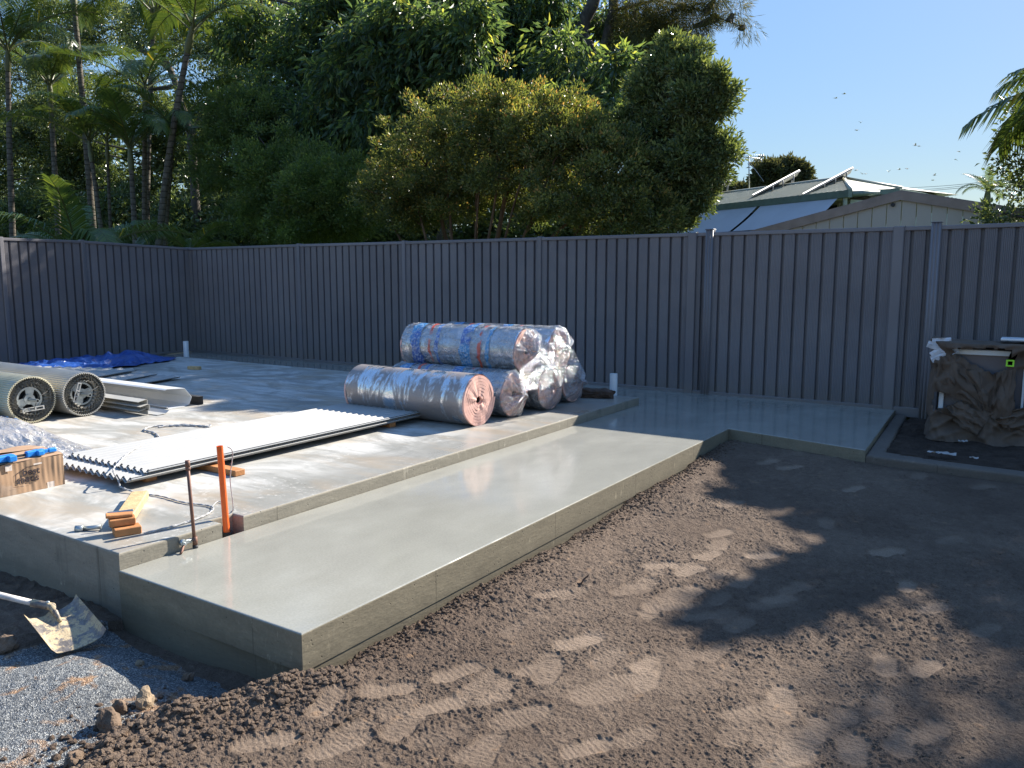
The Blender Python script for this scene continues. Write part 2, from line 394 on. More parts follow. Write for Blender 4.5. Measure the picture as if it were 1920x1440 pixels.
def m_foil(nm, th_=.455):
    t = T(nm); c = t.obj()
    pt = t.math('ADD', t.math('MULTIPLY', t.noise(t.map(c, (2.6, 1.0, .8)), 3.0, 7, .72, .5), .8), t.math('MULTIPLY', t.noise(t.map(c, (.35, 1.2, 1.2)), 2.4, 3), .25))
    dull = t.ramp(pt, [(th_, 0.), (th_ + .07, 1.)])
    rib = t.noise(t.map(c, (40, 2, 2)), 3., 2)
    col = t.mix(dull, (.80, .79, .80), (.33, .29, .275))
    t.P(Base__Color=col, Metallic=t.ramp(dull, [(0., 1.), (1., .55)]), Roughness=t.ramp(dull, [(0., .20), (1., .5)]))
    t.P(Normal=t.bump(t.math('ADD', t.math('MULTIPLY', rib, .4), t.noise(c, 12, 4, .6, .6)), .45, .012))
    return t.m
def m_card():
    t = T('brown_cardboard'); c = t.obj()
    f = t.noise(t.map(c, (1, 1, .12)), 30, 4)
    col = t.ramp(f, [(.3, (.36, .225, .135)), (.7, (.40, .255, .155))])
    col = t.mix(t.ramp(t.noise(c, 6, 4), [(.6, 0.), (.66, .35)]), col, (.52, .42, .34))
    t.P(Base__Color=col, Roughness=.75, Normal=t.bump(f, .3, .004)); return t.m
def m_roof(name, a, b):
    t = T(name); c = t.geo(); col = t.ramp(t.noise(c, 1.2, 5, .65), [(.3, a), (.7, b)])
    t.P(Base__Color=col, Roughness=.5); return t.m

def m_mud():
    t = T('mud_caked_steel'); c = t.obj(); n = t.noise(c, 16, 6, .7, .4)
    cake = t.ramp(n, [(.47, 0.), (.53, 1.)]); g = t.noise(c, 140, 3)
    col = t.mix(cake, t.ramp(t.noise(c, 40, 4), [(.3, (.13, .115, .105)), (.7, (.25, .225, .205))]), t.ramp(g, [(.3, (.36, .28, .17)), (.7, (.52, .42, .27))]))
    t.P(Base__Color=col, Metallic=t.ramp(cake, [(0., .45), (1., 0.)]), Roughness=t.ramp(cake, [(0., .5), (1., .9)]), Normal=t.bump(t.math('ADD', n, t.math('MULTIPLY', g, .3)), .6, .008))
    return t.m
MT = dict(
    fence=m_fence(),
    path_top=m_conc_top('fresh_damp_concrete', (.30, .297, .262), .085), path_side=m_conc_side('formed_concrete', (.215, .187, .132)),
    slab_top=m_conc_top('cured_concrete', (.275, .270, .245), .45, .62), slab_side=m_conc_side('slab_edge_concrete', (.27, .245, .195), .9),
    kerb=m_conc_side('kerb_concrete', (.135, .112, .092)),
    soil=m_soil(), gravel=m_gravel(), black_soil=simple('black_garden_soil', (.055, .040, .031), .95, 0, .5, 9, .9, 50, .02, .15, .3),
    foil=m_foil('insulation_foil', .455), foil_new=m_foil('clean_foil', .56), foam=simple('pink_foam', (.72, .43, .36), .7, 0, .08, 14, .3, 120, .003),
    film=m_film('printed_plastic_wrap', True, .42), flap_film=m_film('torn_clear_film', False, .22), bag=m_film('clear_plastic_bag', False, .75),
    white_steel=simple('white_painted_steel', (.37, .37, .36), .45, 0, .05, 3, .05, 40, .002),
    cream_steel=simple('cream_painted_steel', (.42, .405, .365), .42, 0, .12, 3, .1, 40, .002),
    ivory_steel=simple('aged_ivory_steel', (.56, .51, .36), .5, 0, .22, 3, .1, 40, .002),
    grey_flash=simple('pale_grey_flashing', (.56, .58, .60), .38, 0, .06, 3, .05, 40, .002),
    galv=simple('galvanised_steel', (.42, .45, .45), .38, .8, .2, 18, .1, 60, .002),
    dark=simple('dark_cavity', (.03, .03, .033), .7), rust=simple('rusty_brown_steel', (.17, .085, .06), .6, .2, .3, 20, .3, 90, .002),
    orange=simple('orange_plastic', (.80, .13, .02), .42, 0, .12, 10, .25, 70, .003), pvc=simple('white_pvc', (.74, .77, .80), .35, 0, .06, 9, .05),
    tarp=simple('blue_tarpaulin', (.015, .065, .27), .38, 0, .3, 6, .5, 26, .02), timber=simple('red_brown_timber', (.43, .185, .065), .7, 0, .28, 9, .4, 60, .004),
    plank=simple('dusty_yellow_plank', (.50, .36, .19), .8, 0, .3, 20, .6, 60, .004, .3, .35),
    card=m_card(), ink=simple('dark_ink', (.035, .025, .03), .8, 0, .3, 40), label_paper=simple('pale_label', (.62, .54, .48), .6, 0, .12, 30),
    blue=simple('bright_blue_plastic', (.01, .20, .62), .4, 0, .1, 5), rope=simple('grey_rope', (.40, .40, .40), .9, 0, .35, 60, .8, 200, .004),
    brown_wrap=simple('dark_brown_wrap', (.075, .045, .03), .8, 0, .4, 9, .7, 30, .02),
    cloth=simple('brown_geotextile', (.125, .092, .070), .85, 0, .16, 10, .5, 140, .003, .25), glass=simple('grey_window_glass', (.12, .125, .145), .22, 0, .08, 3, 0),
    tape=simple('silver_tape', (.55, .56, .60), .3, 0, .2, 12, .6, 40, .01), lime=simple('lime_plastic', (.35, .80, .04), .4),
    strap=simple('grey_strap', (.35, .34, .37), .5, 0, .15, 20), steel=m_mud(),
    handle=simple('painted_handle', (.62, .58, .55), .5, 0, .35, 12, .3), rock=simple('sandy_clod', (.165, .118, .085), .95, 0, .35, 20, .9, 60, .01, .2, .3),
    sandstone=simple('pale_clod', (.27, .205, .14), .95, 0, .3, 20, .9, 60, .01, .2, .3),
    scrap=simple('white_plastic_scrap', (.34, .33, .32), .4), lawn=simple('neighbour_grass', (.045, .07, .02), .95, 0, .4, 3, .8, 20, .05, .2),
    roof=m_roof('sage_roof_steel', (.32, .33, .26), (.39, .395, .315)), sage=simple('sage_green_trim', (.14, .19, .155), .5), wallc=simple('pale_green_wall', (.42, .46, .40), .8),
    blind=simple('grey_awning_fabric', (.50, .50, .52), .8, 0, .06, 1.5, .1), darkwin=simple('dark_window', (.025, .026, .03), .15), shedwall=simple('stone_grey_cladding', (.40, .37, .325), .5, 0, .06, 1.2, .05),
    shedtrim=simple('brown_barge', (.25, .195, .165), .5), alu=simple('aluminium', (.26, .265, .27), .45, .5, .05, 6), solar=simple('solar_cells', (.02, .025, .05), .15),
    wire=simple('black_cable', (.03, .03, .03), .6), bird=simple('tan_grey_plumage', (.80, .72, .66), .8, 0, .3, 60),
    leaf_bush=m_leaf('lilly_pilly_leaf', [(0., (.055, .080, .030)), (.40, (.105, .138, .048)), (.75, (.20, .225, .075)), (.93, (.36, .33, .10)), (1., (.40, .25, .10))], .48, .32),
    leaf_dark=m_leaf('dark_leaf', [(0., (0.059, 0.090, 0.044)), (.6, (0.122, 0.168, 0.071)), (1., (0.281, 0.329, 0.122))], .34, .25),
    leaf_big=m_leaf('pinnate_leaf', [(0., (0.051, 0.088, 0.051)), (.55, (0.091, 0.152, 0.073)), (.82, (0.207, 0.287, 0.091)), (1., (0.420, 0.440, 0.122))], .55, .36),
    leaf_light=m_leaf('hedge_leaf', [(0., (0.067, 0.112, 0.041)), (.6, (0.134, 0.201, 0.063)), (1., (0.293, 0.354, 0.098))], .52, .35),
    leaf_needle=m_leaf('needle_leaf', [(0., (.045, .055, .022)), (.6, (.08, .09, .03)), (1., (.17, .15, .05))], .35, .6, .2),
    leaf_palm=m_leaf('palm_leaf', [(0., (0.048, 0.085, 0.029)), (.6, (0.081, 0.130, 0.035)), (.9, (0.146, 0.179, 0.040)), (1., (0.488, 0.358, 0.048))], .32, .33),
    leaf_far=m_leaf('far_leaf', [(0., (.06, .075, .04)), (1., (.13, .13, .07))], .3, .6, .2),
    bark=m_bark('grey_bark', (.05, .044, .038), (.12, .105, .09)), bark_brown=m_bark('brown_bark', (.07, .042, .026), (.16, .105, .065)),
    bark_palm=m_bark('ringed_palm_bark', (.075, .066, .055), (.16, .145, .12), 7.), shaft=simple('green_crownshaft', (.09, .10, .035), .5, 0, .25, 9),
)

# ================================================================== SETTING
# far ground and the neighbours' lawn
mb = MB(); mb.add([(-900, -900, -.6), (900, -900, -.6), (900, 900, -.6), (-900, 900, -.6)], [(0, 1, 2, 3)]); kind(mb.build('ground', MT['soil']))
mb = MB(); mb.box((-60, 9.95, -.5), (60, 90, -.06)); mb.box((-60, -12, -.5), (-14.6, 9.95, -.06)); kind(mb.build('lawn', MT['lawn']))

# --- soil and gravel: one height field on a grid that is finer near the house corner, cut into two surfaces
th = np.radians(np.concatenate([np.linspace(-78, -37, 90, endpoint=False), np.linspace(-37, 37, 800, endpoint=False), np.linspace(37, 72, 80)]))
rr = np.concatenate([np.linspace(.3, 1.35, 60, endpoint=False), 1.35 * (9.2 / 1.35) ** np.linspace(0, 1, 720, endpoint=False), np.linspace(9.2, 13, 40)])
NT_, NR_ = len(th), len(rr)
TH, RR = np.meshgrid(th, rr); fwd = YAW
GX = -np.sin(YAW - TH) * RR; GY = np.cos(YAW - TH) * RR
def soil_masks(X, Y):
    wob = (fbm(X * 3, Y * 3, 3, 11) - .5) * .35
    bx = np.interp(Y, [-2, 1.2, 1.5, 1.85, 2.2, 2.5], [-2.3, -2.62, -2.8, -2.66, -2.5, -2.5])
    g = sstep(-.10, .10, (bx - X) + wob * .5)
    return g, bx
FOOT_PX = [(1290, 1110), (1350, 1120), (1210, 1095), (1330, 1040), (1430, 1040), (1350, 1020), (1215, 1240), (1085, 1200), (1010, 1248), (830, 1318), (935, 1290), (985, 1335),
           (1400, 1332), (1462, 1305), (1445, 1365), (1530, 1362), (1195, 1377), (1100, 1400), (1660, 1245), (1735, 1250), (1700, 1097), (1665, 1035), (1780, 1017), (1750, 1140), (1360, 1152),
           (1222, 1140), (1385, 1168), (1312, 1152), (1262, 1122), (1172, 1105), (500, 1388), (760, 1352), (640, 1395), (1600, 930), (1550, 985), (1480, 890), (1350, 1000), (1500, 860), (1440, 880), (1370, 950),
           (1240, 1060), (1295, 1068), (860, 1255), (1480, 1410), (1600, 1400), (1840, 930), (1720, 910), (1560, 870), (900, 1400), (730, 1290), (1130, 1300), (1340, 1220), (1850, 1180)]
fr = random.Random(5); FEET = []
d0 = (G(1262, 1215, -.19) - G(1170, 1262, -.19)); base_a = math.atan2(d0.y, d0.x)
for (px, py) in FOOT_PX:
    p = G(px, py, -.19); FEET.append((p.x, p.y, base_a + fr.uniform(-.5, .5) + (PI if fr.random() < .5 else 0), fr.uniform(.78, .98), fr.uniform(.5, .95)))
for k in range(46):
    cxp, cyp, sx_, sy_ = ((1300, 1090, 110, 55), (760, 1350, 200, 55), (1180, 1220, 200, 60), (1480, 1340, 120, 60))[k % 4]
    p = G(fr.gauss(cxp, sx_), min(1432, fr.gauss(cyp, sy_)), -.19)
    if p.x > -2.3: FEET.append((p.x, p.y, base_a + fr.uniform(-.6, .6) + (PI if fr.random() < .5 else 0), fr.uniform(.72, .95), fr.uniform(.3, .8)))
def soil_height(X, Y):
    g, bx = soil_masks(X, Y)
    base = -.195 + .085 * sstep(4.6, 7.7, Y)
    base = base + .03 * (fbm(X * 1.1, Y * 1.1, 3, 3) - .5)
    foot = np.zeros_like(X); tread = np.zeros_like(X); rim = np.zeros_like(X)
    for (fx, fy, a, sc, st) in FEET:
        dx = X - fx; dy = Y - fy; nz = np.nonzero((np.abs(dx) < .35) & (np.abs(dy) < .35))
        if len(nz[0]) == 0: continue
        dx = dx[nz]; dy = dy[nz]
        u = (dx * math.cos(a) + dy * math.sin(a)) / sc; v = (-dx * math.sin(a) + dy * math.cos(a)) / sc
        half = np.interp(u, [-.15, -.08, 0, .08, .15], [.062, .062, .054, .072, .062])
        e = (np.abs(u) / .138) ** 3 + (np.abs(v) / half) ** 2
        e = e + (fbm(X[nz] * 12, Y[nz] * 12, 3, 21) - .5) * .9
        mk = (1 - sstep(.55, 1.35, e)) * st
        foot[nz] = np.maximum(foot[nz], mk); tread[nz] = np.where(mk > .3, np.sin(u * 2 * PI / .026 + vn(X[nz] * 30, Y[nz] * 30, 22) * 2) * .0006, tread[nz])
        rim[nz] = np.maximum(rim[nz], np.exp(-((e - 1.5) / .5) ** 2) * st)
    patch = sstep(.50, .66, fbm(X * 1.9 + 5, Y * 1.9, 4, 31)) * .32 * sstep(-.2, .9, X + 2.4)
    smooth = np.clip(foot + patch * .7, 0, 1)
    c1 = 1 - np.abs(2 * vn(X * 17, Y * 17, 41) - 1); c2 = 1 - np.abs(2 * vn(X * 38, Y * 38, 42) - 1); c3 = vn(X * 80, Y * 80, 43)
    c4 = vn(X * 150, Y * 150, 47)
    clump = (.010 * (c1 - .5) * fbm(X * 4, Y * 4, 2, 44) * 2 * sstep(.45, .6, fbm(X * 1.3, Y * 1.3, 3, 48)) + .005 * (c2 - .5) + .009 * (c3 - .5) + .005 * (c4 - .5)) * (.40 + .95 * fbm(X * 2.2, Y * 2.2, 3, 45))
    edge = np.exp(-((X + 2.46) / .10) ** 2) * (Y > 2.0) * (Y < 7.7); clump = clump * (1 + .3 * edge) + .012 * edge * (fbm(X * 9, Y * 9, 3, 46) - .35)
    dirt = base + clump * (1 - .88 * smooth) + tread - .009 * foot + .004 * rim
    # spoil ridge beside the slab end, then the lower gravel
    ridge = np.exp(-((X - bx - .10) / .16) ** 2) * (1 - sstep(2.0, 2.7, Y)) * (.055 + .07 * (fbm(X * 7, Y * 7, 4, 51) - .4))
    dirt = dirt + ridge
    gr = -.285 + .03 * (fbm(X * 1.6, Y * 1.6, 3, 61) - .5) + .006 * (fbm(X * 30, Y * 30, 3, 62) - .5) * 2
    gr = gr + .06 * np.exp(-(((X + 3.35) / .35) ** 2 + ((Y - 1.72) / .3) ** 2)) - .05 * np.exp(-(((Y - 2.15) / .16) ** 2)) * (X > -3.8)
    lump = sstep(-3.75, -4.1, X) ; gr = gr + lump * (.05 * (fbm(X * 4, Y * 4, 4, 63) - .4) + .02 * (1 - np.abs(2 * vn(X * 15, Y * 15, 64) - 1)))
    heap = np.exp(-(((X + 3.95) / .25) ** 2 + ((Y - 2.08) / .12) ** 2)); gr = gr + heap * .07
    z = dirt * (1 - g) + gr * g
    return z, g, smooth, np.clip(.5 + clump / .02, 0, 1)
GZ, GG, GF, GH = soil_height(GX, GY)
V = np.stack([GX, GY, GZ], -1).reshape(-1, 3)
idx = np.arange(NT_ * NR_).reshape(NR_, NT_)
Q = np.stack([idx[:-1, :-1], idx[:-1, 1:], idx[1:, 1:], idx[1:, :-1]], -1).reshape(-1, 4)
C = V[Q].mean(1)
inside = ((C[:, 0] < -2.62) & (C[:, 1] > 2.30)) | ((C[:, 1] > 7.75)) | ((C[:, 1] > 7.45) & (C[:, 0] > -1.1))
gm = GG.reshape(-1)[Q].mean(1) + (fbm(C[:, 0] * 9, C[:, 1] * 9, 3, 71) - .5) * .5
brown_left = (C[:, 0] < -3.85 + .2 * (fbm(C[:, 0] * 6, C[:, 1] * 6, 3, 72) - .5) - .25 * (1.9 - C[:, 1]))
is_g = (gm > .55) & ~brown_left & (C[:, 1] < 2.12 + .1 * (fbm(C[:, 0] * 8, C[:, 1] * 8, 2, 73) - .5))
att = {'foot': GF.reshape(-1), 'hgt': GH.reshape(-1)}
def sub_surface(name, sel, mat):
    q = Q[sel]; u, inv = np.unique(q, return_inverse=True); q2 = inv.reshape(q.shape)
    me = np_mesh(name, V[u], q2[:, ::-1], mat, False, {k: ('POINT', a[u]) for k, a in att.items()})
    return kind(link(me, name))
sub_surface('soil', ~inside & ~is_g, MT['soil'])
sub_surface('gravel', ~inside & is_g, MT['gravel'])
mb = MB(); mb.box((-16, -9, -.55), (12, 9.9, -.42)); kind(mb.build('subsoil', MT['soil']))

# --- loose soil crumbs
def clods(n, seed, rng_fn, rmin, rmax, name, mat, squash=.75):
    r = np.random.default_rng(seed); pts = rng_fn(r, n); X = pts[:, 0]; Y = pts[:, 1]; n = len(X)
    z, _g, sm_, _h = soil_height(X, Y); k_ = sm_ < .22; X = X[k_]; Y = Y[k_]; z = z[k_]; n = len(X); rad = rmin + (rmax - rmin) * r.random(n) ** 3
    bm_ = bmesh.new(); bmesh.ops.create_icosphere(bm_, subdivisions=1, radius=1.); oc = np.array([v.co[:] for v in bm_.verts]); of = np.array([[v.index for v in f_.verts] for f_ in bm_.faces]); bm_.free(); nv_ = len(oc)
    A = r.random(n) * 6.28; jit = .7 + .55 * r.random((n, nv_, 1))
    v = oc[None] * jit * rad[:, None, None]; v[..., 2] *= squash
    ca, sa = np.cos(A)[:, None], np.sin(A)[:, None]
    x2 = v[..., 0] * ca - v[..., 1] * sa; y2 = v[..., 0] * sa + v[..., 1] * ca
    v = np.stack([x2 + X[:, None], y2 + Y[:, None], v[..., 2] + (z + rad * .25)[:, None]], -1).reshape(-1, 3)
    f = (of[None] + (np.arange(n) * nv_)[:, None, None]).reshape(-1, 3)
    return kind(link(np_mesh(name, v, f, mat, False, {'foot': ('POINT', np.zeros(len(v))), 'hgt': ('POINT', np.full(len(v), .8))}), name), 'stuff')
def reg_open(r, n):
    rad = 1.5 + 6.0 * r.random(n) ** 1.6; an = np.radians(r.uniform(-36, 36, n)); X = -np.sin(YAW - an) * rad; Y = np.cos(YAW - an) * rad
    ok = (X > -2.44) & (Y < 7.3) & (fbm(X * 2.2, Y * 2.2, 2, 45) > .42); return np.stack([X, Y], -1)[ok]
def reg_edge(r, n):
    Y = r.uniform(2.0, 7.6, n); X = -2.47 + np.abs(r.normal(0, .09, n)); return np.stack([X, Y], -1)
def reg_ridge(r, n):
    Y = r.uniform(1.0, 2.25, n); X = np.interp(Y, [-2, 1.2, 1.5, 1.85, 2.2, 2.5], [-2.3, -2.62, -2.8, -2.66, -2.5, -2.5]) + r.normal(.06, .16, n); return np.stack([X, Y], -1)
clods(30000, 1, reg_open, .0015, .0065, 'soil_crumbs', MT['soil'])
clods(3500, 2, reg_edge, .003, .014, 'edge_crumbs', MT['soil'])
clods(4200, 3, reg_ridge, .003, .018, 'spoil_crumbs', MT['soil'])

# --- concrete: path (L-shaped), raised slab, kerb and garden bed
def concrete(name, poly, z0, z1, mats, bev=.009):
    bm = bmesh.new(); vs = [bm.verts.new((x, y, z0)) for x, y in poly]; f = bm.faces.new(vs); bm.normal_update()
    if f.normal.z < 0: f.normal_flip()
    r = bmesh.ops.extrude_face_region(bm, geom=[f]); tv = [e for e in r['geom'] if isinstance(e, bmesh.types.BMVert)]
    bmesh.ops.translate(bm, verts=tv, vec=(0, 0, z1 - z0)); bm.normal_update()
    te = [e for e in bm.edges if all(abs(v.co.z - z1) < 1e-5 for v in e.verts)]
    bmesh.ops.bevel(bm, geom=te, offset=bev, segments=3, profile=.5, affect='EDGES'); bmesh.ops.recalc_face_normals(bm, faces=bm.faces)
    for f in bm.faces: f.material_index = 0 if f.normal.z > (.95 if name == 'slab' else .55) else 1; f.smooth = False
    me = bpy.data.meshes.new(name); bm.to_mesh(me); bm.free()
    for m in mats: me.materials.append(m)
    return kind(link(me, name))
concrete('path', [(-3.812, 2.19), (-2.48, 2.19), (-2.47, 7.63), (-1.175, 7.31), (-1.285, 9.74), (-14.2, 9.74), (-14.2, 8.515), (-3.812, 8.515)], -.172, 0., [MT['path_top'], MT['path_side']])
mb = MB(); mb.prism([(-3.812, 2.192), (-3.25, 2.192), (-2.95, 2.232), (-2.484, 2.24), (-2.474, 7.60), (-3.812, 7.60)], -.5, -.173); kind(mb.build('path_footing', MT['path_side']))
concrete('slab', [(-12.42, 2.20), (-3.816, 2.20), (-3.816, 2.815), (-3.915, 2.815), (-3.915, 2.965), (-3.816, 2.965), (-3.816, 8.50), (-12.42, 8.50)], -.5, .085, [MT['slab_top'], MT['slab_side']], .012)
concrete('kerb', [(-1.172, 7.312), (-1.02, 7.275), (-.55, 7.24), (0, 7.20), (2.5, 7.0), (6, 6.7), (6, 6.85), (2.5, 7.15), (0, 7.37), (-.62, 7.42), (-1.05, 7.53), (-1.16, 9.66), (-1.28, 9.72)], -.4, -.040, [MT['kerb'], MT['kerb']], .02)
bx, by = np.meshgrid(np.linspace(-1.2, 8, 240), np.linspace(6.7, 10, 130))
bz = -.080 + .08 * (fbm(bx * 2.5, by * 2.5, 5, 81) - .5) + .05 * (1 - np.abs(2 * vn(bx * 14, by * 14, 82) - 1)) * fbm(bx * 3, by * 3, 2, 83)
bi = np.arange(bx.size).reshape(bx.shape); bq = np.stack([bi[:-1, :-1], bi[:-1, 1:], bi[1:, 1:], bi[1:, :-1]], -1).reshape(-1, 4)
bv = np.stack([bx, by, bz], -1).reshape(-1, 3); bc = bv[bq].mean(1); ok = (bc[:, 1] > 7.36 - .08 * bc[:, 0]) & ((bc[:, 0] > -1.12))
kind(link(np_mesh('garden_bed', bv, bq[ok], MT['black_soil']), 'garden_bed'))

# ================================================================== FENCES
def fence_sheet(L, z0, z1, pitch=.150):
    """profile along local x, ribs running up; returns a MB with local coordinates (y towards the yard is negative)"""
    prof = []; x = .0
    while x < L:
        prof.append((x, 0.))
        n = 6
        for k in range(n):
            a = x + .004 + k * .0170
            prof += [(a, 0.), (a + .004, -.0045), (a + .010, -.0045), (a + .0155, 0.)]
        prof += [(x + .107, 0.), (x + .111, -.005), (x + .115, .034), (x + .140, .034), (x + .144, -.005), (x + .149, 0.)]
        x += pitch
    prof = [p for p in prof if p[0] <= L] + [(L, 0.)]
    zs = [z0, z1]; vs = [(p[0], p[1], z) for z in zs for p in prof]; n = len(prof)
    return vs, [(i, i + 1, n + i + 1, n + i) for i in range(n - 1)]
def make_fence(name, label, pts, ztop, zbot, cats):
    """pts: list of (x, y, style, ztop)"""
    root = thing(name, label, 'fence', (pts[0][0], pts[0][1], 0))
    for i in range(len(pts) - 1):
        (x0, y0, s0, t0), (x1, y1, s1, t1) = pts[i], pts[i + 1]
        a = math.atan2(y1 - y0, x1 - x0); L = math.hypot(x1 - x0, y1 - y0); tm = (t0 + t1) / 2
        Mx = Matrix.Translation((x0, y0, 0)) @ Matrix.Rotation(a, 4, 'Z')
        sh = math.tan(math.atan2(t1 - t0, L))
        def W(p): return Mx @ Vector((p[0], p[1], p[2] + (sh * p[0] if p[2] > 1 else 0)))
        vs, fs = fence_sheet(L - .004, zbot, t0 - .02)
        mb = MB(); mb.add([W((v[0] + .002, v[1], v[2])) for v in vs], fs); o = mb.build('fence_sheet', MT['fence'], root)
        mb = MB(); b0 = len(mb.v); mb.bbox((.02, -.022, t0 - .045), (L - .02, .05, t0), .006); mb.v = [tuple(W(v)) for v in mb.v]; mb.build('top_rail', MT['fence'], root)
        mb = MB(); mb.bbox((.02, -.020, zbot - (.09 if x0 > -1.4 else .025)), (L - .02, .048, zbot + .02), .006); mb.v = [tuple(W(v)) for v in mb.v]; mb.build('bottom_rail', MT['fence'], root)
    for i, (x, y, st, t) in enumerate(pts):
        if st is None: continue
        j = min(i, len(pts) - 2); a = math.atan2(pts[j + 1][1] - pts[j][1], pts[j + 1][0] - pts[j][0])
        Mx = Matrix.Translation((x, y, 0)) @ Matrix.Rotation(a, 4, 'Z'); mb = MB()
        if st == 'flat': mb.bbox((-.032, -.034, -.3), (.032, .06, t + .012), .006, M=Mx)
        elif st == 'wide': mb.bbox((-.055, -.036, -.3), (.055, .06, t + .004), .008, M=Mx); mb.box((.058, -.03, t - .05), (.064, .01, t + .01), M=Mx)
        else:
            for dx in (-.034, .0, .034): mb.tube([Mx @ Vector((dx, -.027, -.3)), Mx @ Vector((dx, -.027, t + .03))], .0145, 8)
            mb.bbox((-.05, -.034, -.3), (.05, .055, t + .03), .012, M=Mx)
        p = mb.build('post', MT['fence'], root)
        if st == 'cap':
            mb = MB(); mb.bbox((-.054, -.046, t + .0305), (.054, .060, t + .040), .004, M=Mx); mb.build('post_cap', MT['fence'], p)
    return root
BF = [(-13.85, 9.76, 'flat', 2.0), (-10.74, 9.74, 'flat', 2.005), (-8.375, 9.74, 'flat', 2.0), (-5.908, 9.74, 'flat', 2.0), (-3.69, 9.74, 'wide', 2.0), (-3.47, 9.74, 'cap', 2.0),
      (-1.36, 9.74, 'wide', 2.0), (-1.0, 9.74, 'cap', 2.0), (1.37, 9.74, 'flat', 2.02), (3.74, 9.74, 'flat', 2.03), (6.1, 9.74, 'flat', 2.05)]
make_fence('boundary_fence', 'long dark grey ribbed steel boundary fence running along the back of the concrete', BF, 2.0, .018, 1)
c0 = Vector((-13.85, 9.70)); p1 = AX(153, 451, -13.62); p2 = AX(0, 445.5, -13.45)
dl = (p2 - p1).normalized(); p3 = p2 + dl * 2.4; p4 = p3 + dl * 2.4
LF = [(p4.x, p4.y, 'flat', p2.z), (p3.x, p3.y, 'flat', p2.z), (p2.x - .0, p2.y, 'flat', p2.z), (p1.x, p1.y, 'flat', p1.z), (-13.82, 9.76, None, 2.0)]
make_fence('side_fence', 'dark grey steel side fence behind the blue tarpaulin, meeting the back fence at a corner', LF, 2.05, .03, 1)

# ================================================================== TREES
def leaf_mesh(name, P, D, L, Wd, mat, tint, rng, fold=.25, up=None):
    """one folded rhombus per leaf. P, D (n,3)"""
    n = len(P); D = D / np.linalg.norm(D, axis=1, keepdims=True)
    R = rng.normal(size=(n, 3)) if up is None else up + rng.normal(size=(n, 3)) * .45
    S = np.cross(D, R); S /= np.linalg.norm(S, axis=1, keepdims=True) + 1e-9; N = np.cross(S, D)
    l = (L * rng.uniform(.65, 1.3, n))[:, None]; wd = (Wd * rng.uniform(.7, 1.25, n))[:, None]
    a = P; b = P + D * l * .45 + S * wd * .5 + N * wd * fold; c = P + D * l - N * l * .12; d = P + D * l * .45 - S * wd * .5 + N * wd * fold
    V = np.stack([a, b, c, d], 1).reshape(-1, 3); Qd = np.arange(4 * n).reshape(n, 4)
    return np_mesh(name, V, Qd, mat, False, {'tint': ('FACE', tint)})
def crown_points(lobes, n_cl, per, cr, rng, shell=.6):
    """lobes: (x,y,z,rx,ry,rz[,weight]). returns leaf points, outward directions, clump tone"""
    wts = np.array([l[3] * l[4] + l[3] * l[5] + l[4] * l[5] for l in lobes]); wts = wts / wts.sum(); P = []; O = []; TN = []; CC = []
    for l, wt in zip(lobes, wts):
        k = max(3, int(n_cl * wt)); d = rng.normal(size=(k, 3)); d /= np.linalg.norm(d, axis=1, keepdims=True)
        r = shell + (1 - shell) * rng.random(k) ** .6; r *= 1 + .20 * rng.normal(size=k)
        c = np.array(l[:3]) + d * r[:, None] * np.array(l[3:6]); tone = rng.uniform(-.16, .16, k)
        sz = cr * rng.uniform(.6, 1.35, k); m = (per * rng.uniform(.5, 1.5, k)).astype(int)
        ci = np.repeat(np.arange(k), m); q = rng.normal(size=(len(ci), 3)); q /= np.linalg.norm(q, axis=1, keepdims=True)
        q *= (rng.random(len(ci)) ** .5)[:, None]
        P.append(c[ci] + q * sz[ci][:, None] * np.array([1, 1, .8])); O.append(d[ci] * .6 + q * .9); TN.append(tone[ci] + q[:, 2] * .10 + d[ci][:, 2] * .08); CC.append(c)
    return np.concatenate(P), np.concatenate(O), np.concatenate(TN), np.concatenate(CC)
def limb(mb, a, b, r0, r1, rnd, seg=6, wob=.12, steps=6):
    a = Vector(a); b = Vector(b); L = (b - a).length; pts = []
    off = Vector((rnd.uniform(-1, 1), rnd.uniform(-1, 1), rnd.uniform(-.3, .6))) * wob * L
    for i in range(steps + 1):
        t = i / steps; j = Vector((rnd.uniform(-1, 1), rnd.uniform(-1, 1), rnd.uniform(-1, 1))) * L * .018 * (1 if 0 < i < steps else 0)
        pts.append(a.lerp(b, t) + off * (4 * t * (1 - t)) * .5 + j)
    mb.tube(pts, [r0 + (r1 - r0) * i / steps for i in range(steps + 1)], seg, cap=False)
    return pts
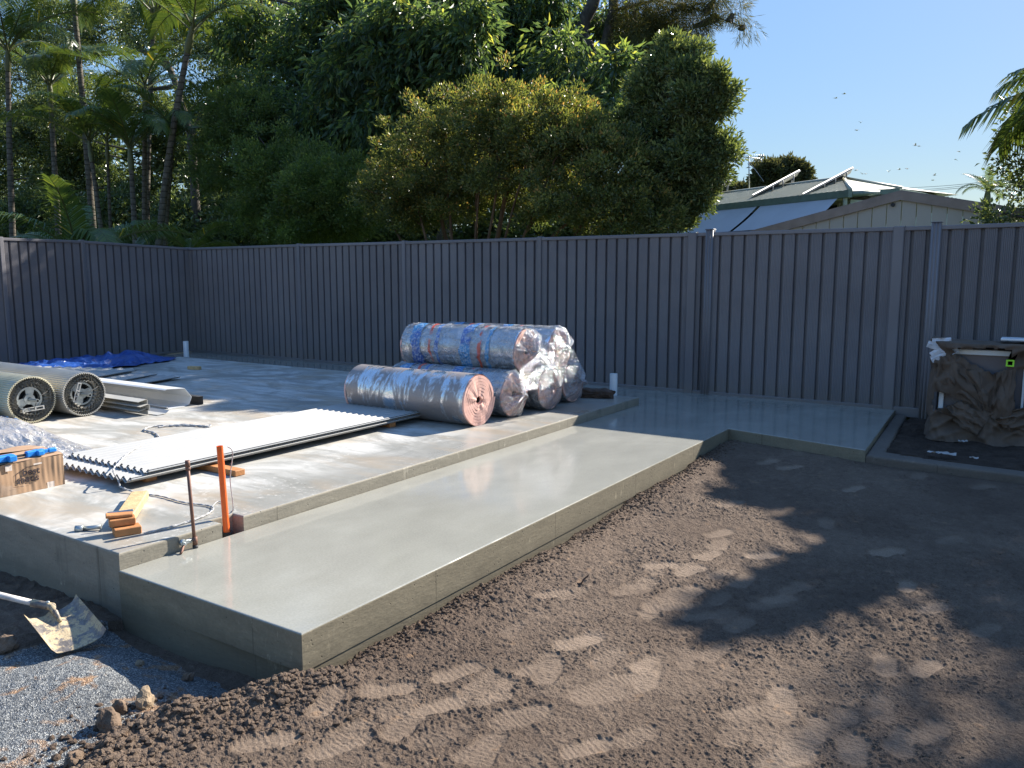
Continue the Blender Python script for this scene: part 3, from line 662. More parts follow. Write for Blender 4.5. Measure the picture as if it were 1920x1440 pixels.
def tree(name, label, base, trunks, lobes, n_cl, per, cr, L, Wd, lmat, bmat, seed, tint=(.45, .22), down=0., shell=.6, up=.35, twigs=40, cat='tree', group=None, lobe_limbs=True, flat=False, extra=None):
    rng = np.random.default_rng(seed); rnd = random.Random(seed)
    root = thing(name, label, cat, base, 0, group)
    P, O, TN, CC = crown_points(lobes, n_cl, per, cr, rng, shell)
    D = O + rng.normal(size=O.shape) * .55; D[:, 2] += up - down
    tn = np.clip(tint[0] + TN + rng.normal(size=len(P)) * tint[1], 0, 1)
    upv = np.tile(np.array([[0, 0, 1.]]), (len(P), 1)) if flat else None
    me = leaf_mesh('crown', P - np.array(base), D, L, Wd, lmat, tn, rng, up=upv); link(me, 'crown', root)
    mb = MB(); tips = []
    for tr in trunks:
        pts = [Vector(p) for p in tr[0]]; n = len(pts)
        sm = []
        for i in range(n - 1):
            for k in range(4):
                t = k / 4; sm.append(pts[i].lerp(pts[i + 1], t) + Vector((rnd.uniform(-1, 1), rnd.uniform(-1, 1), 0)) * tr[1] * .25 * (1 if (i or k) else 0))
        sm.append(pts[-1]); m = len(sm)
        mb.tube(sm, [tr[1] + (tr[2] - tr[1]) * (i / (m - 1)) for i in range(m)], 10, cap=False); tips += sm[m // 3:]
    mb.build('trunk', bmat, root)
    if lobe_limbs:
        mb = MB(); hubs = []
        for l in lobes:
            c = Vector(l[:3]); s0 = min(tips, key=lambda p: (p - c).length + abs(min(0, c.z - p.z)) * 2)
            r0 = max(.012, trunks[0][2] * .7); pts = limb(mb, s0, c, r0, r0 * .45, rnd); hubs += pts[2:]
        hv_ = np.array([tuple(h) for h in hubs])
        for c in CC[rng.choice(len(CC), min(twigs, len(CC)), replace=False)]:
            h = hubs[int(np.argmin(((hv_ - c) ** 2).sum(1)))]; limb(mb, h, c, .012 + .004 * (Vector(c) - h).length, .004, rnd, 5, .15, 5)
        mb.build('branches', bmat, root)
    return root
def lobe(x, y, Y, rpx, sy=1.0, sz=1.0, depth=None):
    """a crown lobe whose centre is sighted at (x, y) on the plane Y, rpx its radius in photo pixels"""
    p = AY(x, y, Y); d = (p - CAMP).dot(FV); r = rpx / FPX * d
    return (p.x, p.y, p.z, r * 1.0, (depth or r * sy), r * sz)

# 1. the lilly pilly just behind the fence
Yb = 11.7
bl = [lobe(1090, 262, Yb, 72, .9, .75), lobe(1160, 318, Yb, 66, .9, .75), lobe(900, 265, Yb, 120, .9, .82), lobe(800, 310, Yb - .1, 105, .9, .8), lobe(1010, 255, Yb, 105, .9, .8), lobe(1100, 330, Yb - .2, 120, .9, .85), lobe(1160, 395, Yb - .2, 95, .9, .7), lobe(750, 370, Yb, 75, .9, .75),
      lobe(870, 350, Yb + .7, 90, .6, .7), lobe(1000, 350, Yb + .7, 95, .6, .6), lobe(850, 395, Yb - .2, 40, .9, .6), lobe(1010, 400, Yb - .3, 42, .9, .5), lobe(930, 330, Yb - .5, 55, .8, .5), lobe(770, 400, Yb - .2, 45, .9, .6), lobe(930, 200, Yb + .3, 70, .9, .6), lobe(1215, 405, Yb, 60, .9, .6), lobe(1060, 245, Yb + .2, 75, .9, .7)]
b0 = AY(880, 452, Yb); b0.z = -.06
fan = []
for (xa, ya, dy_) in ((760, 300, -.35), (830, 250, -.3), (950, 240, -.4), (1040, 300, -.45), (1130, 370, -.3), (1180, 400, -.1), (720, 380, -.1), (900, 330, -.5), (985, 310, -.5)):
    e_ = AY(xa, ya, Yb + dy_); fan.append(([b0 + Vector((.12 * (xa - 930) / 200, .05, 0)), b0.lerp(e_, .4) + Vector((0, -.1, -.25)), e_], .045, .014))
trs = fan + [([b0, b0 + Vector((.3, 0, 1.2)), AY(960, 320, Yb)], .07, .03), ([b0 + Vector((-.1, 0, 0)), b0 + Vector((-.4, .1, 1.4)), AY(810, 330, Yb)], .06, .025), ([b0 + Vector((.15, .1, 0)), b0 + Vector((.9, 0, 1.5)), AY(1110, 370, Yb)], .06, .025), ([b0 + Vector((.05, .2, 0)), b0 + Vector((.1, 0, 1.7)), AY(900, 260, Yb)], .05, .02)]
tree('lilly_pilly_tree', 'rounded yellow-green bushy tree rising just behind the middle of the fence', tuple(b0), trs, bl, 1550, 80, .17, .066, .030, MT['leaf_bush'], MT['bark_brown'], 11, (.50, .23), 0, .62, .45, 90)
# 2. darker tree to its right, against the sky
Ys = 12.35
sl_ = [lobe(x_, y_, Ys + dy_, r_, .9, z_) for x_, y_, r_, z_, dy_ in ((1250, 120, 40, .7, .2), (1295, 135, 38, .6, 0), (1335, 150, 32, .6, -.1), (1362, 175, 22, .6, 0), (1225, 175, 45, .8, .2), (1290, 190, 48, .6, -.1), (1340, 200, 30, .5, 0), (1240, 235, 45, .8, .1), (1300, 255, 38, .6, 0), (1345, 268, 28, .6, .1), (1365, 290, 17, .8, 0), (1270, 305, 45, .7, -.1), (1330, 318, 30, .7, 0), (1300, 365, 38, .7, .1), (1250, 350, 40, .8, 0), (1265, 408, 34, .6, .1), (1322, 362, 18, .8, 0), (1190, 250, 50, .9, .3), (1265, 85, 26, .6, .3), (1312, 95, 18, .6, .2))]
s0 = AY(1215, 452, Ys); s0.z = -.06
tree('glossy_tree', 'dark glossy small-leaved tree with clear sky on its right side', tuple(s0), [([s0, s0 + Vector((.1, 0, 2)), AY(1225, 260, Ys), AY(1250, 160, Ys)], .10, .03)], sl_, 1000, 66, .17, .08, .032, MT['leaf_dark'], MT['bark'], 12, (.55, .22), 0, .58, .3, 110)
# 3. the big-leaved tree in the middle, behind the lilly pilly
Yc = 18.0
cl = [lobe(770, 60, Yc, 130, .8, .8), lobe(900, 80, Yc, 120, .8, .8), lobe(640, 70, Yc, 120, .8, .7), lobe(560, 160, Yc - .4, 95, .8, .8), lobe(660, 200, Yc - .5, 110, .8, .75), lobe(980, 110, Yc, 90, .8, 1.), lobe(1060, 170, Yc - .3, 80, .8, .7), lobe(560, 280, Yc - .5, 80, .8, .7),
      lobe(640, 300, Yc - .5, 80, .8, .6), lobe(780, 170, Yc - .2, 90, .8, .7), lobe(1130, 170, Yc, 60, .8, .7), lobe(690, 235, 14.2, 62, .8, .7), lobe(625, 215, 14.2, 60, .8, .7), lobe(740, 190, 14.4, 55, .8, .7), lobe(570, 260, 14., 60, .8, .7), lobe(500, 200, 14., 60, .8, .7), lobe(820, 60, 14.4, 50, .8, .7), lobe(880, 85, 14.4, 50, .8, .7), lobe(885, 20, 14.5, 50, .8, .7), lobe(800, 95, 14.4, 62, .8, .7), lobe(730, 130, 14.3, 62, .8, .7), lobe(855, 145, 14.4, 50, .8, .7), lobe(760, 45, 14.5, 66, .8, .7), lobe(690, 75, 14.4, 62, .8, .7), lobe(640, 135, 14.2, 60, .8, .7), lobe(1060, 110, 16.5, 55, .8, .8), lobe(1110, 215, 16., 60, .8, .7), lobe(1160, 130, 16.5, 40, .8, .8), lobe(1030, 200, 15.5, 55, .8, .7), lobe(1150, 40, 21, 50, .8, .8), lobe(1205, 95, 21, 40, .8, .8), lobe(1045, 35, 20.5, 55, .8, .9), lobe(1060, 110, 20.5, 45, .8, .8), lobe(860, 0, Yc, 110, .8, .6), lobe(700, -20, Yc, 110, .8, .5), lobe(1000, 10, Yc, 80, .8, .6), lobe(480, 60, Yc, 80, .8, .7)]
t0 = AY(800, 452, Yc); t0.z = -.06
tree('broadleaf_tree', 'tall broadleaf tree with drooping bright-tipped leaves above the rounded bushy tree', tuple(t0), [([t0, AY(860, 300, Yc), AY(830, 160, Yc), AY(785, 130, Yc), AY(780, 60, Yc)], .20, .06), ([AY(860, 300, Yc), AY(900, 180, Yc), AY(920, 60, Yc)], .09, .03), ([AY(735, 55, Yc - .6), AY(640, 30, Yc - .6), AY(540, 5, Yc - .7), AY(490, -5, Yc - .7)], .075, .04)],
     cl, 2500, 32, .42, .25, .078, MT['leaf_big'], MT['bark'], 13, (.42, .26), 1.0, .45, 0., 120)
# 4. two-stemmed gum / she-oak whose trunks and needles show at the top right
Yg = 20.0
g0 = AY(1105, 452, Yg); g0.z = -.06
gl_ = [lobe(1270, 95, Yg, 35, .9, .7), lobe(1215, 60, Yg, 45, .9, .7), lobe(1185, 100, Yg - 1, 40, .9, .8), lobe(1260, 20, Yg, 55, .9, .5), lobe(1300, 50, Yg, 45, .9, .6), lobe(1230, 70, Yg, 45, .9, .8), lobe(1340, 0, Yg, 40, .9, .5), lobe(1375, 25, Yg, 22, .9, .7), lobe(1190, 20, Yg, 60, .9, .8), lobe(1395, 55, Yg, 12, .9, .9), lobe(1210, 110, Yg, 40, .9, .8)]
tree('she_oak_tree', 'tall two-stemmed she-oak with bare grey trunks and wispy needles at the top', tuple(g0), [([g0, AY(1100, 300, Yg), AY(1110, 130, Yg), AY(1095, 60, Yg), AY(1120, -40, Yg)], .26, .16), ([AY(1115, 200, Yg), AY(1130, 110, Yg), AY(1150, 20, Yg), AY(1160, -60, Yg)], .16, .12), ([AY(1150, 20, Yg), AY(1230, 0, Yg), AY(1300, 15, Yg), AY(1390, 50, Yg)], .05, .015), ([AY(1130, 110, Yg), AY(1190, 70, Yg), AY(1240, 60, Yg)], .05, .015)],
     gl_, 420, 60, .27, .24, .012, MT['leaf_needle'], MT['bark'], 14, (.5, .25), .5, .3, .0, 60)
# 5. hedge-like trees on the left behind the corner
Yh = 12.6
hl = [lobe(520, 330, Yh, 85, .9, .8), lobe(620, 360, Yh - .2, 95, .9, .75), lobe(500, 410, Yh, 70, .9, .6), lobe(590, 420, Yh - .2, 80, .9, .5), lobe(430, 300, Yh + .4, 80, .9, .8), lobe(460, 220, Yh + .6, 75, .9, .7), lobe(660, 410, Yh, 60, .9, .6)]
h0 = AY(560, 458, Yh); h0.z = -.06
tree('murraya_tree', 'dense deep green small-leaved tree in shade between the palms and the rounded bushy tree', tuple(h0), [([h0, AY(560, 380, Yh), AY(540, 330, Yh)], .09, .04)], hl, 980, 80, .21, .075, .034, MT['leaf_light'], MT['bark'], 15, (.38, .2), 0, .6, .3, 60)
Yk = 21.0
kl = [lobe(400, 90, Yk, 75, .8, .6), lobe(300, 60, Yk, 80, .8, .6), lobe(200, 50, Yk, 80, .8, .6), lobe(470, 130, Yk, 60, .8, .6), lobe(110, 60, Yk, 90, .8, .8), lobe(250, 180, Yk, 75, .8, .6), lobe(420, 200, Yk - 1, 85, .8, .7), lobe(150, 200, Yk, 90, .8, .7), lobe(40, 150, Yk, 90, .8, 1.), lobe(340, 10, Yk, 90, .8, .4), lobe(520, 30, Yk, 80, .8, .6)]
k0 = AY(370, 458, Yk); k0.z = -.06
tree('spreading_tree', 'far spreading tree with dark limbs showing sky behind the palms', tuple(k0), [([k0, AY(360, 250, Yk), AY(318, 130, Yk), AY(300, 90, Yk)], .2, .08), ([AY(318, 130, Yk), AY(268, 95, Yk), AY(240, 60, Yk)], .1, .04), ([AY(360, 250, Yk), AY(430, 120, Yk)], .1, .04)], kl, 900, 62, .43, .18, .06, MT['leaf_dark'], MT['bark'], 16, (.45, .25), .2, .45, .1, 90)
Ym = 24.
ml = [lobe(560, 380, Ym, 130, .6, .7), lobe(420, 380, Ym, 120, .6, .7), lobe(280, 380, Ym, 120, .6, .7), lobe(140, 370, Ym, 120, .6, .8), lobe(10, 340, Ym, 130, .6, 1.), lobe(700, 330, Ym, 130, .6, .7), lobe(850, 300, Ym, 130, .6, .8), lobe(980, 300, Ym, 120, .6, .9), lobe(80, 250, Ym, 90, .6, .8), lobe(1080, 320, Ym, 100, .6, .9), lobe(680, 180, Ym, 110, .6, .7), lobe(830, 130, Ym, 110, .6, .7), lobe(60, 430, Ym - 3, 110, .5, .6), lobe(200, 430, Ym - 3, 110, .5, .6), lobe(340, 430, Ym - 3, 110, .5, .6), lobe(470, 430, Ym - 3, 100, .5, .6), lobe(650, 440, Ym - 3, 100, .5, .6), lobe(800, 430, Ym - 3, 100, .5, .6), lobe(960, 430, Ym - 3, 100, .5, .6), lobe(1120, 420, Ym - 3, 100, .5, .6), lobe(720, 460, Ym - 4, 80, .5, .5), lobe(850, 460, Ym - 4, 80, .5, .5), lobe(600, 460, Ym - 4, 80, .5, .5), lobe(1000, 460, Ym - 4, 80, .5, .5), lobe(420, 465, Ym - 4, 80, .5, .5), lobe(250, 465, Ym - 4, 80, .5, .5), lobe(90, 460, Ym - 4, 80, .5, .5), lobe(-60, 200, Ym, 120, .5, .9), lobe(160, 280, Ym, 100, .5, .8), lobe(330, 270, Ym, 100, .5, .8)]
m0_ = AY(500, 458, Ym); m0_.z = -.06
tree('shade_tree', 'deep shaded tree mass filling the gaps far behind the palms and trunks', tuple(m0_), [([m0_, AY(520, 350, Ym)], .2, .1)], ml, 2600, 62, .5, .26, .11, MT['leaf_dark'], MT['bark'], 17, (.30, .2), .2, .3, .1, 30)

# ---- palms
def frond_mesh(name, L, n, leaf, droop, rng, mat, vee=.5, width=.026, old=0.):
    """local: base at origin, growing along +x and arching down; leaflets on both sides"""
    t = np.linspace(0, 1, 14); el0 = .95
    ang = el0 - droop * t ** 1.3; xs = np.concatenate([[0], np.cumsum(np.cos(ang[:-1]) * L / 13)]); zs = np.concatenate([[0], np.cumsum(np.sin(ang[:-1]) * L / 13)])
    V = []; F = []; tint = []
    for k in range(n):
        u = .14 + .86 * k / (n - 1); x = np.interp(u, t, xs); z = np.interp(u, t, zs); a = np.interp(u, t, ang)
        ax = np.array([math.cos(a), 0, math.sin(a)]); upn = np.array([-math.sin(a), 0, math.cos(a)])
        ll = leaf * (math.sin(PI * (.12 + .80 * u)) ** .7) * rng.uniform(.9, 1.08)
        for sgn in (-1, 1):
            side = np.array([0, sgn, 0.]); d = ax * (.55 + .5 * u) + side * 1. + upn * (vee * rng.uniform(.6, 1.2)); d /= np.linalg.norm(d)
            wv = np.cross(d, upn); wv = wv / np.linalg.norm(wv) * width * rng.uniform(.8, 1.2)
            p = np.array([x, 0, z]); m = p + d * ll * .5; e = p + d * ll * .92 + np.array([0, 0, -ll * (.22 + .25 * rng.random())])
            b = len(V); V += [p - wv * .35, p + wv * .35, m - wv * .5, m + wv * .5, e]; F += [(b, b + 1, b + 3, b + 2), (b + 2, b + 3, b + 4, b + 4)]; tt = np.clip(rng.normal(.5 + old, .2), 0, 1); tint += [tt, tt]
    me = bpy.data.meshes.new(name); b = len(V); mbx = MB()
    mbx.add(V, [f if f[2] != f[3] else f[:3] for f in F], 0)
    mbx.tube([(x, 0, z) for x, z in zip(xs, zs)], list(np.linspace(.022, .004, 14)), 5, 1, cap=False); 
    me.from_pydata(mbx.v, [], mbx.f); me.materials.append(mat); me.materials.append(MT['shaft'])
    me.polygons.foreach_set('material_index', mbx.mi)
    a = me.attributes.new('tint', 'FLOAT', 'FACE'); tv = np.full(len(me.polygons), .5, np.float32); tv[:len(tint)] = tint; a.data.foreach_set('value', tv); me.update()
    return me
prng = np.random.default_rng(3)
FR = [frond_mesh('frond', 2.1, 44, .60, d, prng, MT['leaf_palm'], v, .030) for d, v in ((1.25, .35), (1.7, .15), (2.15, .0), (.75, .4))]
FR_OLD = [frond_mesh('frond', 2.0, 40, .66, d, prng, MT['leaf_palm'], v, .048, .06) for d, v in ((1.5, .1), (2.0, .0), (1.1, .25))]
def palm(label, base, top, r, nf, scale, seed, cat='palm tree', group=None, kinds=FR, bend=.0, trunk=True, spread=(0, 1)):
    rnd = random.Random(seed); base = Vector(base); top = Vector(top)
    root = thing('palm_tree', label, cat, base, 0, group)
    if trunk:
        mb = MB(); pts = []
        side = (top - base).cross(Vector((0, 0, 1))); side = side.normalized() if side.length > .01 else Vector((1, 0, 0))
        for i in range(15):
            t = i / 14; p = base.lerp(top, t); hb = Vector((top.x - base.x, top.y - base.y, 0)); p -= hb * (t * (1 - t)) * .6; pts.append(p + side * bend * math.sin(t * PI))
        mb.tube(pts, [r * (1.25 - .45 * i / 14) for i in range(15)], 10, cap=False); mb.build('trunk', MT['bark_palm'], root)
        d = (pts[-1] - pts[-3]).normalized(); mb = MB(); mb.tube([pts[-1] - d * .05, pts[-1] + d * .12, pts[-1] + d * .4, pts[-1] + d * .65], [r * .9, r * 1.15, r * .8, r * .4], 10, cap=False); mb.build('crownshaft', MT['shaft'], root); ct = pts[-1] + d * .55
    else: ct = top
    for k in range(nf):
        a = 2 * PI * (k * .382) + rnd.uniform(-.25, .25); me = kinds[min(len(kinds) - 1, int(rnd.random() * len(kinds)))]
        o = bpy.data.objects.new('frond', me); COL.objects.link(o); o.parent = root; o.location = ct - base + Vector((0, 0, -.02 * k))
        o.rotation_euler = (rnd.uniform(-.25, .25), rnd.uniform(-.15, .45) * (k / nf) + .0, a); s = scale * rnd.uniform(.85, 1.12); o.scale = (s, s, s)
    return root
def palm_px(label, xb, xt, yt, Y, rpx, nf, scale, seed, Yt=None, **kw):
    b = AY(xb, 455, Y); b.z = -.06; tp = AY(xt, yt, Yt or Y); d = (b - CAMP).dot(FV); return palm(label, b, tp, rpx / FPX * d * .40, nf, scale, seed, **kw)
GP = 'palms growing behind the fence corner'
palm_px('tallest leaning palm, its pale ringed trunk slanting up to a green crownshaft', 280, 352, 95, 12.2, 15, 9, 1.1, 1, group=GP)
palm_px('palm whose grey trunk leans just right of the tallest slanting palm at the fence', 296, 322, 290, 12.6, 13, 7, .9, 2, group=GP)
palm_px('short palm with a smooth green-brown trunk left of the slanting trunks', 254, 246, 315, 11.9, 13, 9, .95, 3, group=GP)
palm_px('thin palm with its trunk close behind the short green-brown palm trunk', 266, 272, 200, 12.9, 11, 8, 1., 4, group=GP)
palm_px('pair-growing palm with a pale trunk leaning left, at the left of the trunk cluster', 198, 172, 300, 12.0, 11, 8, .95, 5, group=GP)
palm_px('slender palm standing right of the left-leaning pale trunk', 206, 202, 300, 12.5, 8, 7, .8, 6, group=GP)
palm_px('tall palm with a bare pale trunk crossing open leaves high at the upper left', 178, 139, 10, 13.4, 14, 9, 1.2, 7, group=GP)
palm_px('dark palm in the shade at the far left with fronds over the side fence', 20, 15, 130, 11.6, 13, 9, 1.25, 8, group=GP)
palm_px('palm behind the others with its crown below the spreading tree', 110, 95, 190, 13.6, 13, 10, 1.25, 9, group=GP)
palm_px('palm with a hidden stem holding its crown against the sky between two trunks', 268, 288, 60, 14.2, 12, 9, 1.25, 10, group=GP)
palm('low clumping palm with long arching yellow-green fronds just over the side fence', (-15.6, 8.6, -.06), (-15.6, 8.6, 1.2), .06, 7, 1.05, 21, group=GP)
palm('low young palm whose single fronds reach over the fence corner', AY(352, 455, 11.5) * 1.0 + Vector((0, 0, -AY(352, 455, 11.5).z - .06)), AY(352, 445, 11.5) + Vector((0, 0, -.9)), .05, 5, .8, 22, group=GP)
# right-hand palm and dark tree beyond the fence, partly outside the view; they shade the soil
palm('large palm at the right edge with broad yellow-tipped fronds hanging over the fence', (1.42, 12.1, -.06), (1.42, 12.1, 2.72), .13, 22, 1.28, 31, kinds=FR_OLD)
rl = [lobe(1930, 210, 13.4, 42), lobe(1925, 300, 13.4, 42), lobe(1910, 350, 13.3, 36), lobe(1880, 400, 12.9, 42, .9, .6), (1.25, 13.2, 2.4, .8, .9, .9), (2.4, 13.0, 4.0, 1.0, 1.0, 1.0), (3.0, 12.3, 5.0, 1.2, 1.0, 1.1), (2.9, 11.6, 3.8, 1.1, 1.0, 1.1), (3.6, 12.6, 5.2, 1.2, 1.2, 1.2), (1.6, 12.2, 1.9, .9, .7, .8), (3.2, 11.5, 6.2, 1.1, 1., .9)]
tree('weeping_fig_tree', 'dark dense tree behind the large palm at the right edge', (2.2, 12.6, -.06), [([(2.2, 12.6, -.06), (2.1, 12.6, 1.8), (2.3, 12.5, 4.2)], .16, .06)], rl, 900, 70, .26, .085, .04, MT['leaf_dark'], MT['bark'], 18, (.4, .22), 0, .5, .2, 80)
fp = AD(1850, 385, 30); palm('small pale fan palm far off, right of the beige shed', (fp.x, fp.y, -.06), (fp.x, fp.y, fp.z), .12, 12, .55, 33, kinds=FR)

# far trees past the house
Dq = 48
def lobeD(x, y, D, rpx, sz=.8): p = AD(x, y, D); r = rpx / FPX * D; return (p.x, p.y, p.z, r, r, r * sz)
q = AD(1470, 360, Dq)
tree('distant_gum_tree', 'distant round-crowned gum tree behind the solar panels', (q.x, q.y, -.06), [([(q.x, q.y, -.06), (q.x, q.y, q.z * .6), tuple(AD(1470, 325, Dq))], .3, .12)], [lobeD(1445, 322, Dq, 24, .6), lobeD(1480, 318, Dq, 24, .55), lobeD(1500, 328, Dq, 17, .6), lobeD(1462, 332, Dq, 26, .5), lobeD(1430, 338, Dq, 14, .6)], 300, 42, .32, .30, .13, MT['leaf_far'], MT['bark'], 19, (.4, .25), 0, .5, .2, 30)
q = AD(1385, 370, 60)
tree('distant_bushy_tree', 'small distant bushy tree by the television antenna', (q.x, q.y, -.06), [([(q.x, q.y, -.06), tuple(AD(1385, 362, 60))], .25, .1)], [lobeD(1378, 358, 60, 14, .7), lobeD(1396, 356, 60, 10, .6), lobeD(1360, 366, 60, 14, .6)], 120, 34, .4, .34, .15, MT['leaf_far'], MT['bark'], 20, (.6, .2), 0, .5, .2, 10)

# ================================================================== NEIGHBOURING HOUSE AND SHED
A = AD(1593, 360, 20.0); zE = A.z
def on_z_far(x, y, z): return G(x, y, z)
B = on_z_far(1330, 388.5, zE); ed = (B - A); ed.z = 0; ed.normalize(); Bx = A + ed * 11.0
nrm = Vector((ed.y, -ed.x, 0));  # towards the back of the house
if nrm.dot(FWV) < 0: nrm = -nrm
house = thing('house', 'low green-roofed house with grey awnings behind the fence at the right', 'house', (A.x, A.y, -.06))
R1 = AD(1582, 335, 23.6); ridge_z = R1.z
run = (R1 - A).dot(nrm); ra = (R1 - A).dot(ed)
def RP(s, d, z): return A + ed * s + nrm * d + Vector((0, 0, z - A.z))
mb = MB(); ov = .0
e0, e1, r0, r1 = RP(-.15, -.15, zE), RP(11, -.15, zE), RP(ra, run, ridge_z), RP(11, run, ridge_z)
h1, h2 = RP(-3.6, run * .55, zE + .12), RP(-.15, run * .2, zE)
mb.add([e0, e1, r1, r0], [(0, 1, 2, 3)]); far1 = AD(1692, 354, 23.0); mb.add([e0, r0, far1], [(0, 1, 2)]); bk_ = far1 + nrm * 2.5 + Vector((0, 0, -.05)); mb.add([r0, r1, RP(11, 2 * run, zE), bk_], [(0, 1, 2, 3)]); mb.add([r0, far1, bk_], [(0, 1, 2)])
roofo = mb.build('roof', MT['roof'], house)
mb = MB(); up = Vector((0, 0, .018))
for k in range(60):
    s = .0 + k * .19; t0_ = max(0., (ra - s) / max(ra + .15, .01)) if ra > 0 and s < ra else 0
    a = RP(s, -.15, zE + .016); b = RP(s, run, ridge_z + .016)
    if s < ra: b = a.lerp(RP(s, run, ridge_z + .016), max(.05, (s + .15) / (ra + .15)))
    mb.tube([a, b], .014, 4, cap=False)
mb.build('roof_ribs', MT['roof'], roofo)
mb = MB(); mb.tube([r0 + up, r1 + up], .06, 6); mb.tube([e0 + up, r0 + up], .05, 6); mb.tube([r0 + up, far1 + up], .05, 6); mb.build('ridge_cap', MT['roof'], roofo)
mb = MB(); Mh = Matrix.Translation(A) @ Matrix(((ed.x, nrm.x, 0, 0), (ed.y, nrm.y, 0, 0), (0, 0, 1, 0), (0, 0, 0, 1)))
mb.box((-.2, -.28, -.15), (11, -.15, .02), M=Mh); mb.tube([e0 + Vector((0, 0, -.07)), far1 + Vector((0, 0, -.07))], .07, 6); mb.build('gutter', MT['sage'], house)
mb = MB(); mb.box((.25, .35, -zE - .06), (11, 2 * run - .4, -.14), M=Mh); mb.build('wall', MT['wallc'], house)
for k, s in enumerate((.4, 3.1, 5.8)):
    mb = MB(); mb.box((s + .15, .31, -1.45), (s + 2.45, .345, -.25), M=Mh); wv = mb.build('window', MT['darkwin'], house)
    mb = MB()
    for xx in (s + .12, s + 1.28, s + 2.4): mb.box((xx, .27, -1.5), (xx + .06, .308, -.22), M=Mh)
    mb.box((s + .12, .272, -1.52), (s + 2.46, .306, -1.45), M=Mh); mb.build('window_frame', MT['shedwall'], wv)
# awning blinds: sloping fabric from the gutter out to arms
for (s0_, s1_) in ((.12, 2.66), (2.78, 5.2), (5.32, 8.)):
    mb = MB(); mb.grid(lambda u, v, a=s0_, b=s1_: tuple(Mh @ Vector((a + (b - a) * u, -.24 - 1.0 * v + .05 * math.sin(PI * v), -.13 - .72 * v))), 8, 5)
    mb.grid(lambda u, v, a=s0_, b=s1_: tuple(Mh @ Vector((a + (b - a) * u, -1.24, -.85 - .10 * v))), 8, 1); aw = mb.build('awning', MT['blind'], house)
    mb = MB(); mb.tube([Mh @ Vector((s0_ - .02, -1.24, -.86)), Mh @ Vector((s1_ + .02, -1.24, -.86))], .02, 6); mb.tube([Mh @ Vector((s1_, -1.22, -.88)), Mh @ Vector((s1_, .3, -1.25))], .012, 5); mb.build('awning_bar', MT['dark'], aw)
mb = MB(); mb.tube([Mh @ Vector((-.05, -.2, -.1)), Mh @ Vector((-.02, -.16, -.35)), Mh @ Vector((.18, .3, -.6)), Mh @ Vector((.18, .3, -zE))], .05, 8); mb.build('downpipe', MT['wallc'], house)
# lower right wing roof
W1, W2, W3 = AD(1620, 357, 21.5), AD(1687, 353, 21.5), AD(1800, 374, 27)
mb = MB(); mb.add([W1, W2, W3, W3 + Vector((-2, 1.5, -.10)), W1 + Vector((-1, 2.5, -.06))], [(0, 1, 2, 3, 4)]); mb.build('wing_roof', MT['roof'], house)
mb = MB(); wback = [W1 + Vector((-1, 2.5, -.06)), W3 + Vector((-2, 1.5, -.10))]
for k in range(14): mb.tube([W2.lerp(W3, k / 13) + Vector((0, 0, .015)), W1.lerp(wback[1], k / 13).lerp(wback[0].lerp(wback[1], k / 13), .5) + Vector((0, 0, .02))], .014, 4, cap=False)
mb.build('wing_ribs', MT['roof'], house)
mb = MB(); dz = Vector((0, 0, -.14))
for a, b in ((W1, W2), (W2, W3)): mb.add([a, b, b + dz, a + dz], [(0, 1, 2, 3)]); mb.add([a + dz * .3, b + dz * .3, b + dz * .3 + Vector((.02, -.12, 0)), a + dz * .3 + Vector((.02, -.12, 0))], [(0, 1, 2, 3)]); mb.add([a + Vector((.02, -.12, -.01)), b + Vector((.02, -.12, -.01)), b + dz + Vector((.02, -.12, 0)), a + dz + Vector((.02, -.12, 0))], [(0, 1, 2, 3)])
mb.build('fascia', MT['sage'], house)
mb = MB(); wl = [W1 + Vector((.1, .25, -.14)), W2 + Vector((-.1, .25, -.14)), W3 + Vector((-.3, .2, -.14))]
for a, b in zip(wl[:-1], wl[1:]): mb.add([a, b, Vector((b.x, b.y, 0)), Vector((a.x, a.y, 0))], [(0, 1, 2, 3)])
mb.build('wing_wall', MT['wallc'], house)

# solar panels on tilt frames
def solar(label, xl, yl, xu, yu, D0, D1, legs, wid):
    L = AD(xl, yl, D0); U = AD(xu, yu, D1); wd = Vector((L.x, L.y, 0)).normalized() * wid; th_ = (U - L).cross(wd).normalized(); th_ = th_ if th_.z > 0 else -th_
    root = thing('solar_panel', label, 'solar panel', L, 0, 'tilted solar panels on the green roof')
    mb = MB(); t = th_ * .03
    mb.add([L, U, U + wd, L + wd, L + t, U + t, U + wd + t, L + wd + t], [(0, 3, 2, 1), (0, 1, 5, 4), (1, 2, 6, 5), (2, 3, 7, 6), (3, 0, 4, 7), (4, 5, 6, 7)]); mb.build('frame', MT['alu'], root)
    i0 = L.lerp(U, .02) + wd * .03 + t * 1.08; i1 = L.lerp(U, .98) + wd * .03 + t * 1.08; mb = MB(); mb.add([i0, i1, i1 + wd * .94, i0 + wd * .94], [(0, 1, 2, 3)]); mb.build('cells', MT['solar'], root)
    for f_ in legs:
        for w_ in (.06, .94):
            p = L.lerp(U, f_) + wd * w_; s = (p - A).dot(ed); dd = (p - A).dot(nrm); zr = zE + (ridge_z - zE) * max(0, min(1, (dd + .15) / (run + .15)))
            mb = MB(); mb.tube([p, Vector((p.x, p.y, min(p.z - .02, zr)))], .022, 5); mb.build('leg', MT['alu'], root)
    mb = MB(); mb.tube([L + wd * .06 - t * .6, U + wd * .06 - t * .6], .02, 5); mb.build('rail', MT['alu'], root)
solar('largest tilted solar panel, nearest the ridge end of the green roof', 1506, 364, 1600, 314, 20.9, 23.2, (.40, .62, .86), 1.5)
